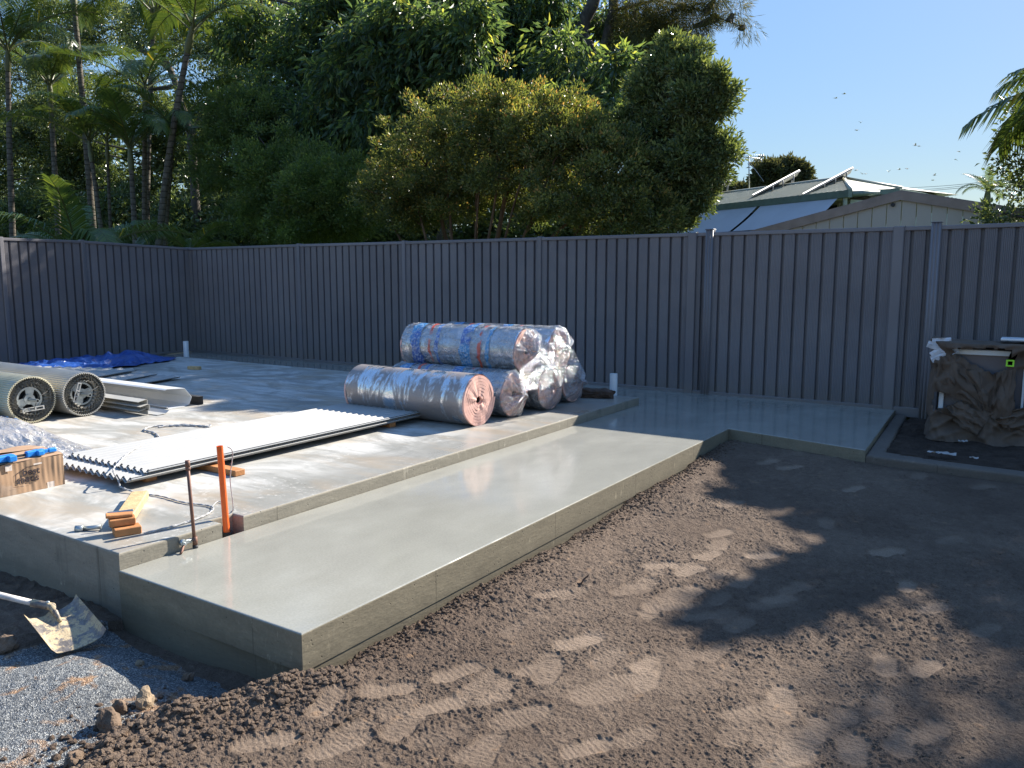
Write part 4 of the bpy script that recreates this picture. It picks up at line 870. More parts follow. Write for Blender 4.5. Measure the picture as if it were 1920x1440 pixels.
solar('middle tilted solar panel on the green roof, in front of the distant gum tree', 1412, 366, 1500, 319, 23.4, 25.8, (.40, .62, .86), 1.5)
solar('far tilted solar panel half hidden by leaves on the left of the green roof', 1335, 350, 1372, 338, 27.0, 28.0, (.8,), 1.5)
# antenna
root = thing('tv_antenna', 'thin television antenna with a long boom above the roof, left of the distant gum tree', 'antenna', AD(1405, 352, 27)); p0 = AD(1405, 356, 27); p1_ = AD(1404, 292, 27)
mb = MB(); mb.tube([p0, p1_], .022, 6); mb.build('mast', MT['galv'], root)
a, b = AD(1376, 293, 27), AD(1426, 297, 27); mb = MB(); mb.tube([a, b], .014, 5); bo = mb.build('boom', MT['galv'], root); mb = MB(); n_ = 13
for k in range(n_):
    p = a.lerp(b, k / (n_ - 1)); h = .045 + .075 * abs(k / (n_ - 1) - .2); mb.tube([p + Vector((-.12, .05, -h)) * .9, p + Vector((.12, -.05, h)) * .9], .009, 4)
for sg in (-1, 1): mb.tube([b, b + Vector((.05, 0, sg * .12))], .02, 4)
mb.build('element', MT['galv'], bo)
mb = MB(); mb.tube([AD(1405, 303, 27), AD(1432, 340, 26)], .008, 4); mb.build('stay_wire', MT['galv'], root)

# beige shed with brown barge boards
Ysd = 13.4
ap = AY(1690, 363, Ysd); lf = AY(1450, 425, Ysd); rt_ = AY(1852, 385, Ysd)
hw = ap.x - lf.x; dzl = ap.z - lf.z; rx = ap.x + hw * .98; rz_ = ap.z - dzl * .98
rx, rz_ = rt_.x + .35, rt_.z - .35 * (ap.z - rt_.z) / (rt_.x - ap.x)
shed = thing('shed', 'beige steel shed with a brown gable trim rising behind the right fence', 'shed', (ap.x, Ysd, -.06))
lx, lz = lf.x - .6, lf.z - .6 * dzl / hw
n_ = 19
for k in range(n_):
    xa = lx + .06 + (rx - lx - .1) * k / n_; xb = lx + .06 + (rx - lx - .1) * (k + 1) / n_ - .012
    zt = lambda x: (lz + (ap.z - lz) * (x - lx) / (ap.x - lx) if x < ap.x else rz_ + (ap.z - rz_) * (rx - x) / (rx - ap.x)) - .10
    mb = MB(); ys, yt_ = Ysd, Ysd + .03; pts = [(xa, zt(xa))] + ([(ap.x, zt(ap.x))] if xa < ap.x < xb else []) + [(xb, zt(xb))]
    fr_ = [(xa, ys, 0)] + [(xb, ys, 0)] + [(x, ys, z) for x, z in pts[::-1]]; bk = [(x, yt_, z) for x, y, z in fr_]; m = len(fr_)
    mb.add(fr_ + bk, [tuple(range(m)), tuple(range(m, 2 * m))[::-1]] + [(i, m + i, m + (i + 1) % m, (i + 1) % m) for i in range(m)]); mb.build('wall_panel', MT['shedwall'], shed)
mb = MB(); mb.box((lx + .1, Ysd + .04, -.06), (rx - .1, Ysd + .07, rz_ - .2)); mb.build('wall_backing', MT['shedtrim'], shed)
def barge(a, b, h, d0, d1, mat, nm):
    mb = MB(); (xa, za), (xb, zb) = a, b
    vs = [(xa, d0, za), (xb, d0, zb), (xb, d0, zb - h), (xa, d0, za - h), (xa, d1, za), (xb, d1, zb), (xb, d1, zb - h), (xa, d1, za - h)]
    mb.add(vs, [(0, 1, 2, 3), (7, 6, 5, 4), (0, 4, 5, 1), (3, 2, 6, 7), (0, 3, 7, 4), (1, 5, 6, 2)]); return mb.build(nm, mat, shed)
barge((lx - .1, lz - .02), (ap.x, ap.z + .03), .125, Ysd - .05, Ysd - .004, MT['shedtrim'], 'barge_board'); barge((ap.x, ap.z + .03), (rx + .1, rz_ - .02), .125, Ysd - .05, Ysd - .004, MT['shedtrim'], 'barge_board')
barge((lx - .1, lz + .0), (ap.x, ap.z + .05), .03, Ysd - .03, Ysd + 4.5, MT['shedtrim'], 'roof'); barge((ap.x, ap.z + .05), (rx + .1, rz_), .03, Ysd - .03, Ysd + 4.5, MT['shedtrim'], 'roof')
q = AY(1674, 384, Ysd - .02); mb = MB(); mb.tube([q + Vector((0, .03, 0)), q + Vector((0, -.02, 0))], .03, 8); mb.build('vent', MT['dark'], shed)

# power lines
for k, (ya, yb) in enumerate(((357, 330), (352, 336), (361, 343))):
    a = AD(1690 - 40 * k, ya, 45); b = AD(2050, yb - 30 + 2 * k, 30); mb = MB(); pts = []
    for i in range(13):
        t = i / 12; p = a.lerp(b, t); p.z -= .5 * 4 * t * (1 - t) * .5; pts.append(p)
    mb.tube(pts, .011, 4); o = mb.build('power_line', MT['wire']); tag(o, ('top', 'middle', 'lowest')[k] + ' of three thin power lines crossing the sky right of the house', 'power line', 'power lines over the right-hand roofs')

# birds
BP = [(1567, 184), (1583, 176), (1614, 230), (1606, 244), (1606, 319), (1617, 326), (1623, 326), (1666, 322), (1686, 318), (1700, 316), (1716, 273), (1723, 274), (1752, 329), (1749, 338), (1797, 284), (1791, 299), (1605, 338), (1750, 363)]
def bird_mb(flap):
    mb = MB(); mb.tube([(-.10, 0, 0), (-.05, 0, .005), (.02, 0, .01), (.07, 0, .012), (.10, 0, .008)], [.006, .022, .028, .018, .004], 6)
    mb.add([(-.10, 0, 0), (-.16, .025, .0), (-.16, -.025, .0)], [(0, 1, 2)]); mb.build
    return mb
brd = random.Random(4)
BL = ['left bird of the highest pair in the open sky', 'right bird of the highest pair in the open sky', 'lone pale bird between the highest pair and the roof', 'small bird just under the lone pale bird left of centre sky', 'bird closest to the top edge of the tilted solar panel', 'left bird of a tight pair right of the solar panel',
      'right bird of a tight pair right of the solar panel', 'leftmost bird of a level row of three above the roof hip', 'middle bird of a level row of three above the roof hip', 'rightmost bird of a level row of three above the roof hip', 'left bird of two flying wing to wing above the level row', 'right bird of two flying wing to wing above the level row',
      'upper bird of a stacked pair near the power lines', 'lower bird of a stacked pair near the power lines', 'upper bird of the pair nearest the large palm', 'lower bird of the pair nearest the large palm', 'low bird skimming beside the solar panel just over the ridge', 'lowest bird right over the green roof edge']
for i, (x, y) in enumerate(BP):
    p = AD(x, y, 46 + brd.uniform(-4, 5)); root = thing('bird', 'tiny pale ' + BL[i], 'bird', p, brd.uniform(0, 6.28), 'small birds flying over the roofs')
    bird_mb(0).build('body', MT['bird'], root, local=True); fl = brd.uniform(-.5, .9)
    for sg in (-1, 1):
        mb = MB(); c, s = math.cos(fl), math.sin(fl); mb.add([(.05, sg * .012, .01), (-.03, sg * .012, .01), (-.05, sg * .11 * c, .01 + .11 * s), (.03, sg * .10 * c, .01 + .10 * s), (-.045, sg * .19 * c, .01 + .17 * s)], [(0, 1, 2, 3), (3, 2, 4)]); mb.build('wing', MT['bird'], root, local=True)

# ================================================================== ON THE SLAB
ZS = .085
# --- insulation rolls
def spiral_end(mb, x, cy, cz, r0, r1, turns, sgn, mi, rnd, wob=.006):
    n = int(turns * 30); pts = []
    for i in range(n + 1):
        t = i / n; a = t * turns * 2 * PI; r = r0 + (r1 - r0) * t + wob * math.sin(a * 2.0 + 1.3) * (t > .05)
        pts.append((a, r))
    vs = []; fs = []; d = (r1 - r0) / turns * .92
    for i, (a, r) in enumerate(pts):
        jx = x + sgn * (.010 + .010 * mnoise.noise(Vector((math.cos(a) * 2, math.sin(a) * 2, r * 9)))); ca, sa = math.cos(a), math.sin(a)
        vs += [(jx, cy + r * ca, cz + r * sa), (jx, cy + (r + d) * ca, cz + (r + d) * sa), (jx - sgn * .02, cy + (r + d) * ca, cz + (r + d) * sa), (jx - sgn * .02, cy + r * ca, cz + r * sa)]
    for i in range(len(pts) - 1):
        b = 4 * i
        for k in range(4): fs.append((b + k, b + (k + 1) % 4, b + 4 + (k + 1) % 4, b + 4 + k))
    mb.add(vs, fs, mi, False)
def roll(label, cx0, cx1, cy, cz, r, wrapped, seed, hole=.03):
    rnd = random.Random(seed); root = thing('insulation_roll', label, 'insulation roll', ((cx0 + cx1) / 2, cy, cz - r), 0, 'rolls of foil insulation piled on the slab')
    mb = MB(); sd = seed * 7.1
    def f(u, v):
        a = u * 2 * PI; x = cx0 + (cx1 - cx0) * v; rr_ = r * (1 + .02 * mnoise.noise(Vector((x * 3, math.cos(a) * 2 + sd, math.sin(a) * 2))) + .008 * mnoise.noise(Vector((x * 14, math.cos(a) * 5, math.sin(a) * 5 + sd))))
        zz = cz + rr_ * math.sin(a); zz = max(zz, cz - r * .97)
        return (x, cy + rr_ * math.cos(a), zz)
    mb.grid(f, 64, 40, wrapu=True); mb.build('foil_jacket', MT['foil_new' if wrapped else 'foil'], root)
    for x, sgn in ((cx1, 1), (cx0, -1)):
        mb = MB(); mb.grid(lambda u, v: (x - sgn * .008, cy + (hole + (r * .985 - hole) * v) * math.cos(u * 2 * PI), cz + (hole + (r * .985 - hole) * v) * math.sin(u * 2 * PI)), 48, 4, wrapu=True)
        mb.grid(lambda u, v: (x - sgn * (.008 + .25 * v), cy + hole * math.cos(u * 2 * PI), cz + hole * math.sin(u * 2 * PI)), 16, 1, mi=1, wrapu=True)
        spiral_end(mb, x, cy, cz, hole, r * .95, 7, sgn, 0, rnd); mb.build('foam_end', [MT['foam'], MT['dark']], root)
    if wrapped:
        mb = MB(); ext = .10
        def g(u, v):
            a = u * 2 * PI; L = cx1 - cx0
            s = -ext + (L + 2 * ext) * v; x = cx0 + s; k = 1.
            if s > L: q = (s - L) / ext; k = math.sqrt(max(0., 1 - q ** 1.6)) * (1 - .25 * q)
            elif s < 0: q = -s / ext; k = math.sqrt(max(0., 1 - q ** 1.6)) * (1 - .25 * q)
            ca, sa = math.cos(a), math.sin(a); nz = mnoise.noise(Vector((x * 4.5, ca * 2.2 + sd, sa * 2.2))); nz2 = abs(mnoise.noise(Vector((x * 9 + sd, ca * 4.2, sa * 4.2))))
            end = sstep(.0, .16, np.array(min(s, L - s) * -1 + .08)); end = float(end)
            rr_ = r * (1.025 + .025 * nz + .05 * nz2 + end * (.10 * nz + .12 * nz2 - .02)) * max(k, .02)
            xx = x + end * .07 * nz; zz = max(cz + rr_ * sa, cz - r * .99)
            return (xx, cy + rr_ * ca, zz)
        mb.grid(g, 110, 84, wrapu=True, smooth=False); mb.build('plastic_wrap', MT['film'], root)
    return root
RX0, RX1 = -5.80, -4.34
roll('unwrapped silver foil roll lying in front of the pile, its pink foam end bare', RX0 - .02, RX1, 6.06, ZS + .242, .242, False, 1)
roll('plastic-wrapped roll on the slab right behind the unwrapped one', RX0 + .02, RX1 + .02, 6.63, ZS + .232, .225, True, 2)
roll('plastic-wrapped roll third from the front in the bottom row', RX0 + .02, RX1 + .10, 7.20, ZS + .240, .232, True, 3)
roll('rearmost plastic-wrapped roll of the bottom row, nearest the white pipe', RX0, RX1 + .05, 7.78, ZS + .236, .228, True, 4)
roll('upper front roll in printed blue and red plastic on top of the pile', RX0 - .03, RX1 - .02, 6.93, ZS + .628, .236, True, 5)
roll('upper rear roll in crumpled clear plastic on top of the pile', RX0 + .05, RX1 + .04, 7.49, ZS + .622, .226, True, 6)

# --- loose torn film at the pile's right end
def film_flap(label, pts, seed):
    P0 = [Vector(p) for p in pts]
    mb = MB()
    def f(u, v):
        p = P0[0].lerp(P0[1], u).lerp(P0[3].lerp(P0[2], u), v); n = mnoise.noise_vector(p * 5 + Vector((seed, 0, 0))) * .05 + mnoise.noise_vector(p * 12) * .02
        return tuple(p + n)
    mb.grid(f, 26, 26, smooth=False); o = mb.build('plastic_flap', MT['flap_film']); return tag(o, label, 'plastic film', None)
film_flap('torn plastic film hanging over the right end of the upper front roll', [AX(975, 690, -4.2), AX(1035, 640, -4.16), AX(1040, 720, -4.02), AX(985, 740, -4.06)], 3)
film_flap('loose pointed plastic film draped beside the upper rear roll', [AX(1040, 625, -4.22), AX(1085, 668, -4.1), AX(1075, 720, -4.08), AX(1030, 690, -4.08)], 9)

# --- corrugated white sheets stacked on packers
def corr_sheet(x0, x1, y0, y1, z, amp, pitch, mat, name='roofing_sheet', zfun=None, thick=.0022):
    n = int((x1 - x0) / pitch * 8); mb = MB(); vs = []
    rows = 14
    for lay in (0, 1):
        for j in range(rows + 1):
            y = y0 + (y1 - y0) * j / rows
            for i in range(n + 1):
                ph = (i / 8.) % 1.; tri = 1 - abs(2 * ph - 1); tri = min(1, max(0, (tri - .12) / .70)); x = x0 + (x1 - x0) * i / n
                vs.append((x, y, z + amp * tri * 2 - lay * thick + (zfun(x, y) if zfun else 0)))
    m = n + 1; N = m * (rows + 1); fs = []
    for j in range(rows):
        for i in range(n):
            a = j * m + i; fs.append((a, a + 1, a + m + 1, a + m)); b = a + N; fs.append((b, b + m, b + m + 1, b + 1))
    for i in range(n): a = i; fs.append((a, a + N, a + N + 1, a + 1)); a = rows * m + i; fs.append((a, a + 1, a + N + 1, a + N))
    for j in range(rows): a = j * m; fs.append((a, a + m, a + m + N, a + N)); a = j * m + n; fs.append((a, a + N, a + m + N, a + m))
    mb.add(vs, fs); return mb
GS = 'white corrugated sheets stacked on the slab'
labs = ['bottom white corrugated sheet of the stack lying on timber packers', 'second white corrugated sheet from the bottom of the long stack', 'third white corrugated sheet from the bottom of the long stack', 'fourth white corrugated sheet of the long stack, set back from the end',
        'fifth white corrugated sheet of the long stack, just under the top one', 'topmost white corrugated sheet of the long stack tied with string']
sag = lambda x, y: -.012 * math.cos((y - 2.95) / 3.15 * PI * 4)
for k in range(6):
    xo = .012 * math.sin(k * 2.1); s0_ = 2.93 + (.0, .012, .02, .12, .135, .15)[k]; z = ZS + .044 + k * .0062 + (.010 if k >= 3 else 0)
    o = corr_sheet(-5.88 + xo, -4.90 + xo, s0_, 6.02 + .02 * math.sin(k * 3), z, .0125, .077, MT['white_steel'], zfun=None).build('roofing_sheet', MT['white_steel']); tag(o, labs[k], 'roofing sheet', GS)
# timber packers and offcuts
def block(name, label, c, size, rz, mat, cat='timber block', group=None, tilt=(0, 0), b=.004, parent=None):
    M_ = Matrix.Rotation(rz, 4, 'Z') @ Matrix.Rotation(tilt[0], 4, 'X') @ Matrix.Rotation(tilt[1], 4, 'Y'); mb = MB(); h = [s / 2 for s in size]
    mb.bbox((-h[0], -h[1], -h[2]), h, b, M=M_); mb.v = [tuple(Vector(v) + Vector(c)) for v in mb.v]
    o = mb.build(name, mat); return tag(o, label, cat, group)
for y, lb in ((3.58, 'red-brown timber packer sticking out under the white sheets near the orange pipe'), (3.15, 'timber packer hidden under the near end of the white sheets'), (5.55, 'timber packer under the white sheets beside the foil roll')):
    xe = -4.62 if y == 3.58 else (-5.0 if y == 3.15 else -4.95)
    block('timber_packer', lb, ((xe - 5.75) / 2, y, ZS + .022), (xe + 5.75, .085, .042), 0, MT['timber'], 'timber block', 'timber packers under the white sheets')
# string tying the stack, looping over the slab
def rope(label, pts, r=.006, name='rope', steps=10, twist=True, mat='rope', cat='rope'):
    P0 = [Vector(p) for p in pts]; out = []
    for i in range(len(P0) - 1):
        a, b = P0[i], P0[i + 1]; pa = P0[max(0, i - 1)]; pb = P0[min(len(P0) - 1, i + 2)]
        for k in range(steps):
            t = k / steps; out.append(.5 * ((2 * a) + (b - pa) * t + (2 * pa - 5 * a + 4 * b - pb) * t * t + (3 * a - pa - 3 * b + pb) * t ** 3))
    out.append(P0[-1]); mb = MB()
    if twist:
        for ph in (0, PI):
            q = []
            for i, p in enumerate(out):
                d = (out[min(i + 1, len(out) - 1)] - out[max(i - 1, 0)]).normalized(); s = d.cross(Vector((0, 0, 1))).normalized(); an = i * .9 + ph; q.append(p + s * math.cos(an) * r * .6 + Vector((0, 0, 1)) * math.sin(an) * r * .6)
            mb.tube(q, r * .7, 5)
    else: mb.tube(out, r, 6)
    o = mb.build(name, MT[mat]); return tag(o, label, cat)
zt_ = ZS + .118
rope('twisted string tied across the near end of the white sheets and trailing onto the slab', [G(268, 832, zt_ - .01), G(240, 850, zt_), G(222, 868, zt_ + .006), G(212, 882, zt_ + .004), AY(221, 900, 2.918), AY(224, 908, 2.905), AY(228, 914, 2.89), G(262, 925, ZS + .008), G(300, 930, ZS + .008), G(345, 942, ZS + .008), G(390, 948, ZS + .008), G(399, 955, ZS + .008), G(380, 968, ZS + .008), G(330, 985, ZS + .008), G(270, 1000, ZS + .008)], .005)
rope('looped grey rope lying on the slab behind the white sheets', [G(303, 826, ZS + .012), G(290, 812, ZS + .01), G(270, 806, ZS + .01), G(290, 799, ZS + .01), G(330, 798, ZS + .01), G(372, 798, ZS + .01), G(390, 800, ZS + .01), G(394, 797, ZS + .01), G(380, 799, ZS + .01), G(340, 796, ZS + .01), G(296, 801, ZS + .01)], .008)
rope('thin string hanging beside the orange pipe', [(-3.87, 2.92, .50), (-3.86, 2.945, .46), G(425, 830, 0) * 0 + Vector((-3.9, 2.95, .3)), Vector((-3.93, 2.98, ZS + .01)), G(412, 940, ZS + .008), G(398, 949, ZS + .008)], .003, twist=False)

# --- pipes
mb = MB(); pb = Vector((-3.866, 2.888, -.15))
def pipe(mb, a, b, ro, ri, seg=20, mi=0):
    a, b = Vector(a), Vector(b); d = (b - a).normalized(); x = d.orthogonal().normalized(); y = d.cross(x); vs = []
    for p, r in ((a, ro), (b, ro), (b, ri), (a, ri)):
        for k in range(seg): an = 2 * PI * k / seg; vs.append(p + (x * math.cos(an) + y * math.sin(an)) * r)
    fs = [(j * seg + k, j * seg + (k + 1) % seg, ((j + 1) % 4) * seg + (k + 1) % seg, ((j + 1) % 4) * seg + k) for j in range(4) for k in range(seg)]
    mb.add(vs, fs, mi, False)
root = thing('conduit_pipe', 'upright bright orange conduit pipe rising from a notch in the slab edge', 'pipe', (-3.866, 2.888, -.15))
pipe(mb, (-3.866, 2.888, -.15), (-3.874, 2.87, .513), .0185, .0155); mb.build('pipe_body', MT['orange'], root)
mb = MB(); pipe(mb, (-3.866, 2.888, -.10), (-3.866, 2.888, .004), .028, .0195); mb.build('sleeve', MT['dark'], root)
root = thing('water_pipe', 'thin rusty brown standpipe with a clamped tap at the step', 'pipe', (-3.785, 2.617, 0))
mb = MB(); mb.tube([(-3.785, 2.617, -.05), (-3.79, 2.60, .47)], .0095, 12); mb.build('pipe_body', MT['rust'], root)
mb = MB(); mb.tube([(-3.79, 2.60, .455), (-3.79, 2.60, .492)], .013, 12); mb.tube([(-3.79, 2.601, .44), (-3.79, 2.601, .455)], .0145, 8); mb.build('cap', MT['rust'], root)
mb = MB(); mb.tube([(-3.785, 2.617, .02), (-3.785, 2.616, .065)], .0135, 12); mb.build('collar', MT['rust'], root)
mb = MB(); mb.tube([(-3.785, 2.617, -.01), (-3.785, 2.617, .018)], .015, 10); mb.build('foot', MT['dark'], root)
mb = MB(); mb.tube([(-3.787, 2.61, .05), (-3.79, 2.575, .052), (-3.79, 2.545, .05)], .008, 8); mb.tube([(-3.80, 2.545, .05), (-3.775, 2.545, .05)], .018, 10); mb.tube([(-3.765, 2.535, .05), (-3.772, 2.545, .05)], .008, 8); mb.bbox((-3.80, 2.53, .035), (-3.783, 2.60, .06), .004); mb.build('tap', MT['galv'], root)
mb = MB(); mb.tube([(-3.78, 2.545, .045), (-3.765, 2.52, .012), (-3.755, 2.505, .006)], .007, 6); mb.build('tap_spout', MT['rust'], root)
for (x, y, z1, lb) in ((-12.40, 8.60, .345, 'short white downpipe stub at the far corner near the blue tarpaulin'), (-4.19, 8.60, .325, 'short white downpipe stub behind the insulation rolls at the right')):
    mb = MB(); pipe(mb, (x, y, -.05), (x, y, z1), .046, .041); o = mb.build('downpipe_stub', MT['pvc']); tag(o, lb, 'pipe', 'white downpipe stubs')

# --- roller doors
def roller(label, cx_end, cy, r, seed, mat, length=2.9, spoke0=.3, brk=0.):
    cz = ZS + r + .003; root = thing('roller_door', label, 'roller door', (cx_end - length / 2, cy, ZS), 0, 'rolled-up roller doors lying on the slab'); nr = 62
    def rip(a): return r - .008 + .0065 * math.sin(a * nr)
    mb = MB(); mb.grid(lambda u, v: (cx_end - length * v, cy + rip(u * 2 * PI) * math.cos(u * 2 * PI), cz + rip(u * 2 * PI) * math.sin(u * 2 * PI)), nr * 6, 6, wrapu=True)
    mb.grid(lambda u, v: (cx_end - (.0 if v < .5 else .0), cy + (rip(u * 2 * PI) - .010 * v) * math.cos(u * 2 * PI), cz + (rip(u * 2 * PI) - .010 * v) * math.sin(u * 2 * PI)), nr * 6, 1, wrapu=True, smooth=False); mb.build('curtain', mat, root)
    rnd = random.Random(seed); mb = MB()
    for k in range(9):
        rb = r * (.60 + .038 * k); ph = rnd.uniform(0, 6); am = .006 + .004 * rnd.random(); nw = 23 + 3 * k; xo = cx_end - .006 - .03 * rnd.random()
        mb.grid(lambda u, v: (xo - .12 * v, cy + (rb + am * math.sin(u * 2 * PI * nw) + .010 * math.sin(u * 2 * PI * 3 + ph)) * math.cos(u * 2 * PI), cz + (rb + am * math.sin(u * 2 * PI * nw) + .010 * math.sin(u * 2 * PI * 3 + ph)) * math.sin(u * 2 * PI)), nw * 4, 1, wrapu=True)
    mb.build('curtain_layers', MT['cream_steel'], root)
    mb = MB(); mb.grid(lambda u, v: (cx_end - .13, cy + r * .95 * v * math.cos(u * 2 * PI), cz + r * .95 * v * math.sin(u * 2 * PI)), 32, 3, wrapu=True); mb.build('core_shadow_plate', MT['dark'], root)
    hub = MB(); Rr = r * .52
    for rr_, x in ((Rr, cx_end - .05),):
        pipe(hub, (x, cy, cz), (x - .05, cy, cz), Rr, Rr - .018, 28)
    for k in range(3):
        a = spoke0 + k * 2 * PI / 3; d = Vector((0, math.cos(a), math.sin(a))); s = Vector((0, -math.sin(a), math.cos(a))); c = Vector((cx_end - .055, cy, cz))
        pts = [c + d * .02 + s * .028, c + d * .02 - s * .028, c + d * (Rr - .005) - s * .045, c + d * (Rr - .005) + s * .045]; hub.add(pts + [p - Vector((.02, 0, 0)) for p in pts], [(0, 1, 2, 3), (7, 6, 5, 4), (0, 4, 5, 1), (1, 5, 6, 2), (2, 6, 7, 3), (3, 7, 4, 0)])
    pipe(hub, (cx_end - .045, cy, cz), (cx_end - .08, cy, cz), .05, .02, 20); hub.build('drum_wheel', MT['galv'], root)
    mb = MB(); pipe(mb, (cx_end - .3, cy, cz), (cx_end + .10, cy, cz - .004), .017, .012, 16); mb.build('axle', MT['galv'], root)
    mb = MB(); c = Vector((cx_end + .005, cy, cz)); d = Vector((0, math.cos(brk), math.sin(brk))); s = Vector((0, -math.sin(brk), math.cos(brk))); c = c - s * (.09 if brk < .5 else -.075)
    for (u0, u1, v0, v1) in ((-.1, .1, -.018, -.011), (-.1, .1, .011, .018), (-.1, -.088, -.011, .011), (-.045, -.033, -.011, .011), (.012, .024, -.011, .011), (.088, .1, -.011, .011)):
        pts = [c + d * u + s * v for u, v in ((u0, v0), (u1, v0), (u1, v1), (u0, v1))]; mb.add(pts + [p - Vector((.012, 0, 0)) for p in pts], [(0, 1, 2, 3), (7, 6, 5, 4), (0, 4, 5, 1), (1, 5, 6, 2), (2, 6, 7, 3), (3, 7, 4, 0)])
    mb.build('bracket', MT['white_steel'], root)
    mb = MB(); mb.tube([c + Vector((.008, 0, .0)), Vector((cx_end + .03, cy + .04, cz + .02)), Vector((cx_end - .01, cy + .15, cz + .06))], .003, 5); mb.build('tie_wire', MT['wire'], root)
roller('nearer rolled white roller door, its ribbed side yellowed, hub and axle facing the yard', -7.93, 3.83, .226, 1, MT['ivory_steel'], 3.0, 1.45, .05)
roller('further rolled white roller door beside the grey flashings, hub with an upright bracket', -7.90, 4.315, .222, 2, MT['cream_steel'], 3.0, .15, 1.25)
# white corrugated sheets behind the rollers
for k, (x0, x1, y0, y1, z, lb) in enumerate(((-11.1, -9.5, 4.75, 6.4, .022, 'lower loose white corrugated sheet behind the rolled doors'), (-11.3, -9.65, 4.72, 6.0, .062, 'middle loose white corrugated sheet behind the rolled doors'), (-11.6, -10.0, 4.7, 5.9, .102, 'top loose white corrugated sheet behind the rolled doors by the tarpaulin'))):
    M_ = Matrix.Rotation(math.radians(16 + 3 * k), 4, 'Z'); mb = corr_sheet(-.9, .9, -.8, .8, 0, .018, .16, None); c = Vector(((x0 + x1) / 2, (y0 + y1) / 2, ZS + z)); mb.v = [tuple(M_ @ Vector(v) + c) for v in mb.v]
    o = mb.build('corrugated_sheet', MT['white_steel']); tag(o, lb, 'roofing sheet', 'loose corrugated sheets by the tarpaulin')
for k, (y, x) in enumerate(((5.0, -10.9), (5.9, -10.9))): block('timber_bearer', ('front', 'rear')[k] + ' timber bearer carrying the loose corrugated sheets', (x, y, ZS + .0105), (1.7, .09, .019), .25, MT['timber'], 'timber block', 'bearers under the loose sheets')

# --- flashings / channel bundle right of the rollers
def extrude_x(prof, x0, x1, yc, z0, rz, piv, mat, name, label, thick=.004, tag_=True, parent=None, group=None, shear=0.):
    mb = MB(); n = len(prof); M_ = Matrix.Translation(piv) @ Matrix.Rotation(rz, 4, 'Z')
    offs = []
    for i, (y, z) in enumerate(prof):
        a = prof[max(0, i - 1)]; b = prof[min(n - 1, i + 1)]; t = Vector((b[0] - a[0], b[1] - a[1])).normalized(); offs.append((y - t.y * thick, z + t.x * thick))
    vs = []
    for x in (x0, x1):
        for (y, z) in prof: vs.append(M_ @ Vector((x, y, z)))
        for (y, z) in offs: vs.append(M_ @ Vector((x, y, z)))
    m = 2 * n; fs = []
    for i in range(n - 1):
        fs += [(i, i + 1, m + i + 1, m + i), (n + i, m + n + i, m + n + i + 1, n + i + 1), (i, n + i, n + i + 1, i + 1), (m + i, m + i + 1, m + n + i + 1, m + n + i)]
    fs += [(0, m, m + n, n), (n - 1, 2 * n - 1, m + 2 * n - 1, m + n - 1)]
    mb.add(vs, fs); o = mb.build(name, mat, parent)
    return tag(o, label, 'metal trim', group) if tag_ else o
GF_ = 'metal flashings and trims right of the rolled doors'
P_ = Vector((-7.62, 4.98, ZS))
extrude_x([(-.02, .02), (.0, .0), (.20, .0), (.25, .02), (.28, .09), (.20, .19), (-.01, .205), (-.03, .195)][::-1], -3.0, .0, 0, 0, .0, P_ + Vector((0, .06, .003)), MT['grey_flash'], 'box_gutter', 'wide pale grey folded gutter channel lying on its side right of the rolled doors', group=GF_)
for k in range(3): extrude_x([(.0, .0), (.0, .058), (-.012, .062), (-.10, .045)][::-1], -2.4, -.02 + .03 * (k % 2), 0, 0, 0, Vector((-7.42, 4.69, ZS + .006 + .046 * k)), MT['cream_steel'], 'metal_flashing', ('lowest', 'middle', 'topmost')[k] + ' white folded flashing of the stack in front of the grey gutter channel', group=GF_)
extrude_x([(-.08, .0), (.02, .004), (.06, .03)], -2.2, .06, 0, 0, .05, Vector((-7.40, 4.80, ZS + .004)), MT['white_steel'], 'flat_trim', 'flat white trim with a bent edge lying between the flashing stack and the gutter', group=GF_)
extrude_x([(.0, .0), (.06, .0), (.06, .09), (.0, .09)], -1.8, .10, 0, 0, .0, Vector((-7.66, 5.36, ZS + .004)), MT['dark'], 'square_downpipe', 'dark square tube end poking out behind the grey gutter channel', group=GF_)
# galvanised purlins at the left edge
for k, (x, y, z, lb) in enumerate(((-8.02, 3.50, 0, 'lower galvanised steel channel at the left edge in front of the rolled doors'), (-8.10, 3.40, .105, 'upper galvanised steel channel at the left edge in front of the rolled doors'))):
    extrude_x([(.0, .02), (.0, .0), (.17, .0), (.17, .1), (.0, .1), (.0, .08)], -3.0, .0, 0, 0, 0, Vector((x, y - .1, ZS + z + .004)), MT['galv'], 'steel_channel', lb, group='galvanised channels at the left edge')

# --- blue tarpaulin
mb = MB()
tpts = [(-12.9, 5.6), (-10.9, 6.6), (-10.6, 7.55), (-12.2, 8.35), (-13.3, 7.4)]
def tarp(u, v):
    a = u * 2 * PI; cx_, cy_ = -12.55, 6.85
    ux, uy = math.cos(a), math.sin(a); R = 1.0
    ax = Vector((.10, .995)); bx_ = Vector((.995, -.10)); R1_, R2_ = 1.35, .95
    rr_ = v * (1 + .22 * mnoise.noise(Vector((ux * 1.6, uy * 1.6, 3))) + .10 * mnoise.noise(Vector((ux * 5, uy * 5, 8))))
    p = Vector((cx_, cy_)) + ax * (ux * R1_ * rr_) + bx_ * (uy * R2_ * rr_)
    q = Vector((p.x * 1.4, p.y * 1.4, 0)); h = .13 * (1 - v ** 3) * (.6 + .9 * mnoise.noise(q)) + .10 * (1 - v ** 4) * (1 - abs(mnoise.noise(q * 2.2)) * 2.2) + .035 * (1 - abs(mnoise.noise(q * 5)) * 2)
    h *= .72
    return (p.x, p.y, ZS * float(sstep(-12.75, -12.40, np.array(p.x))) + .012 + max(0, h))
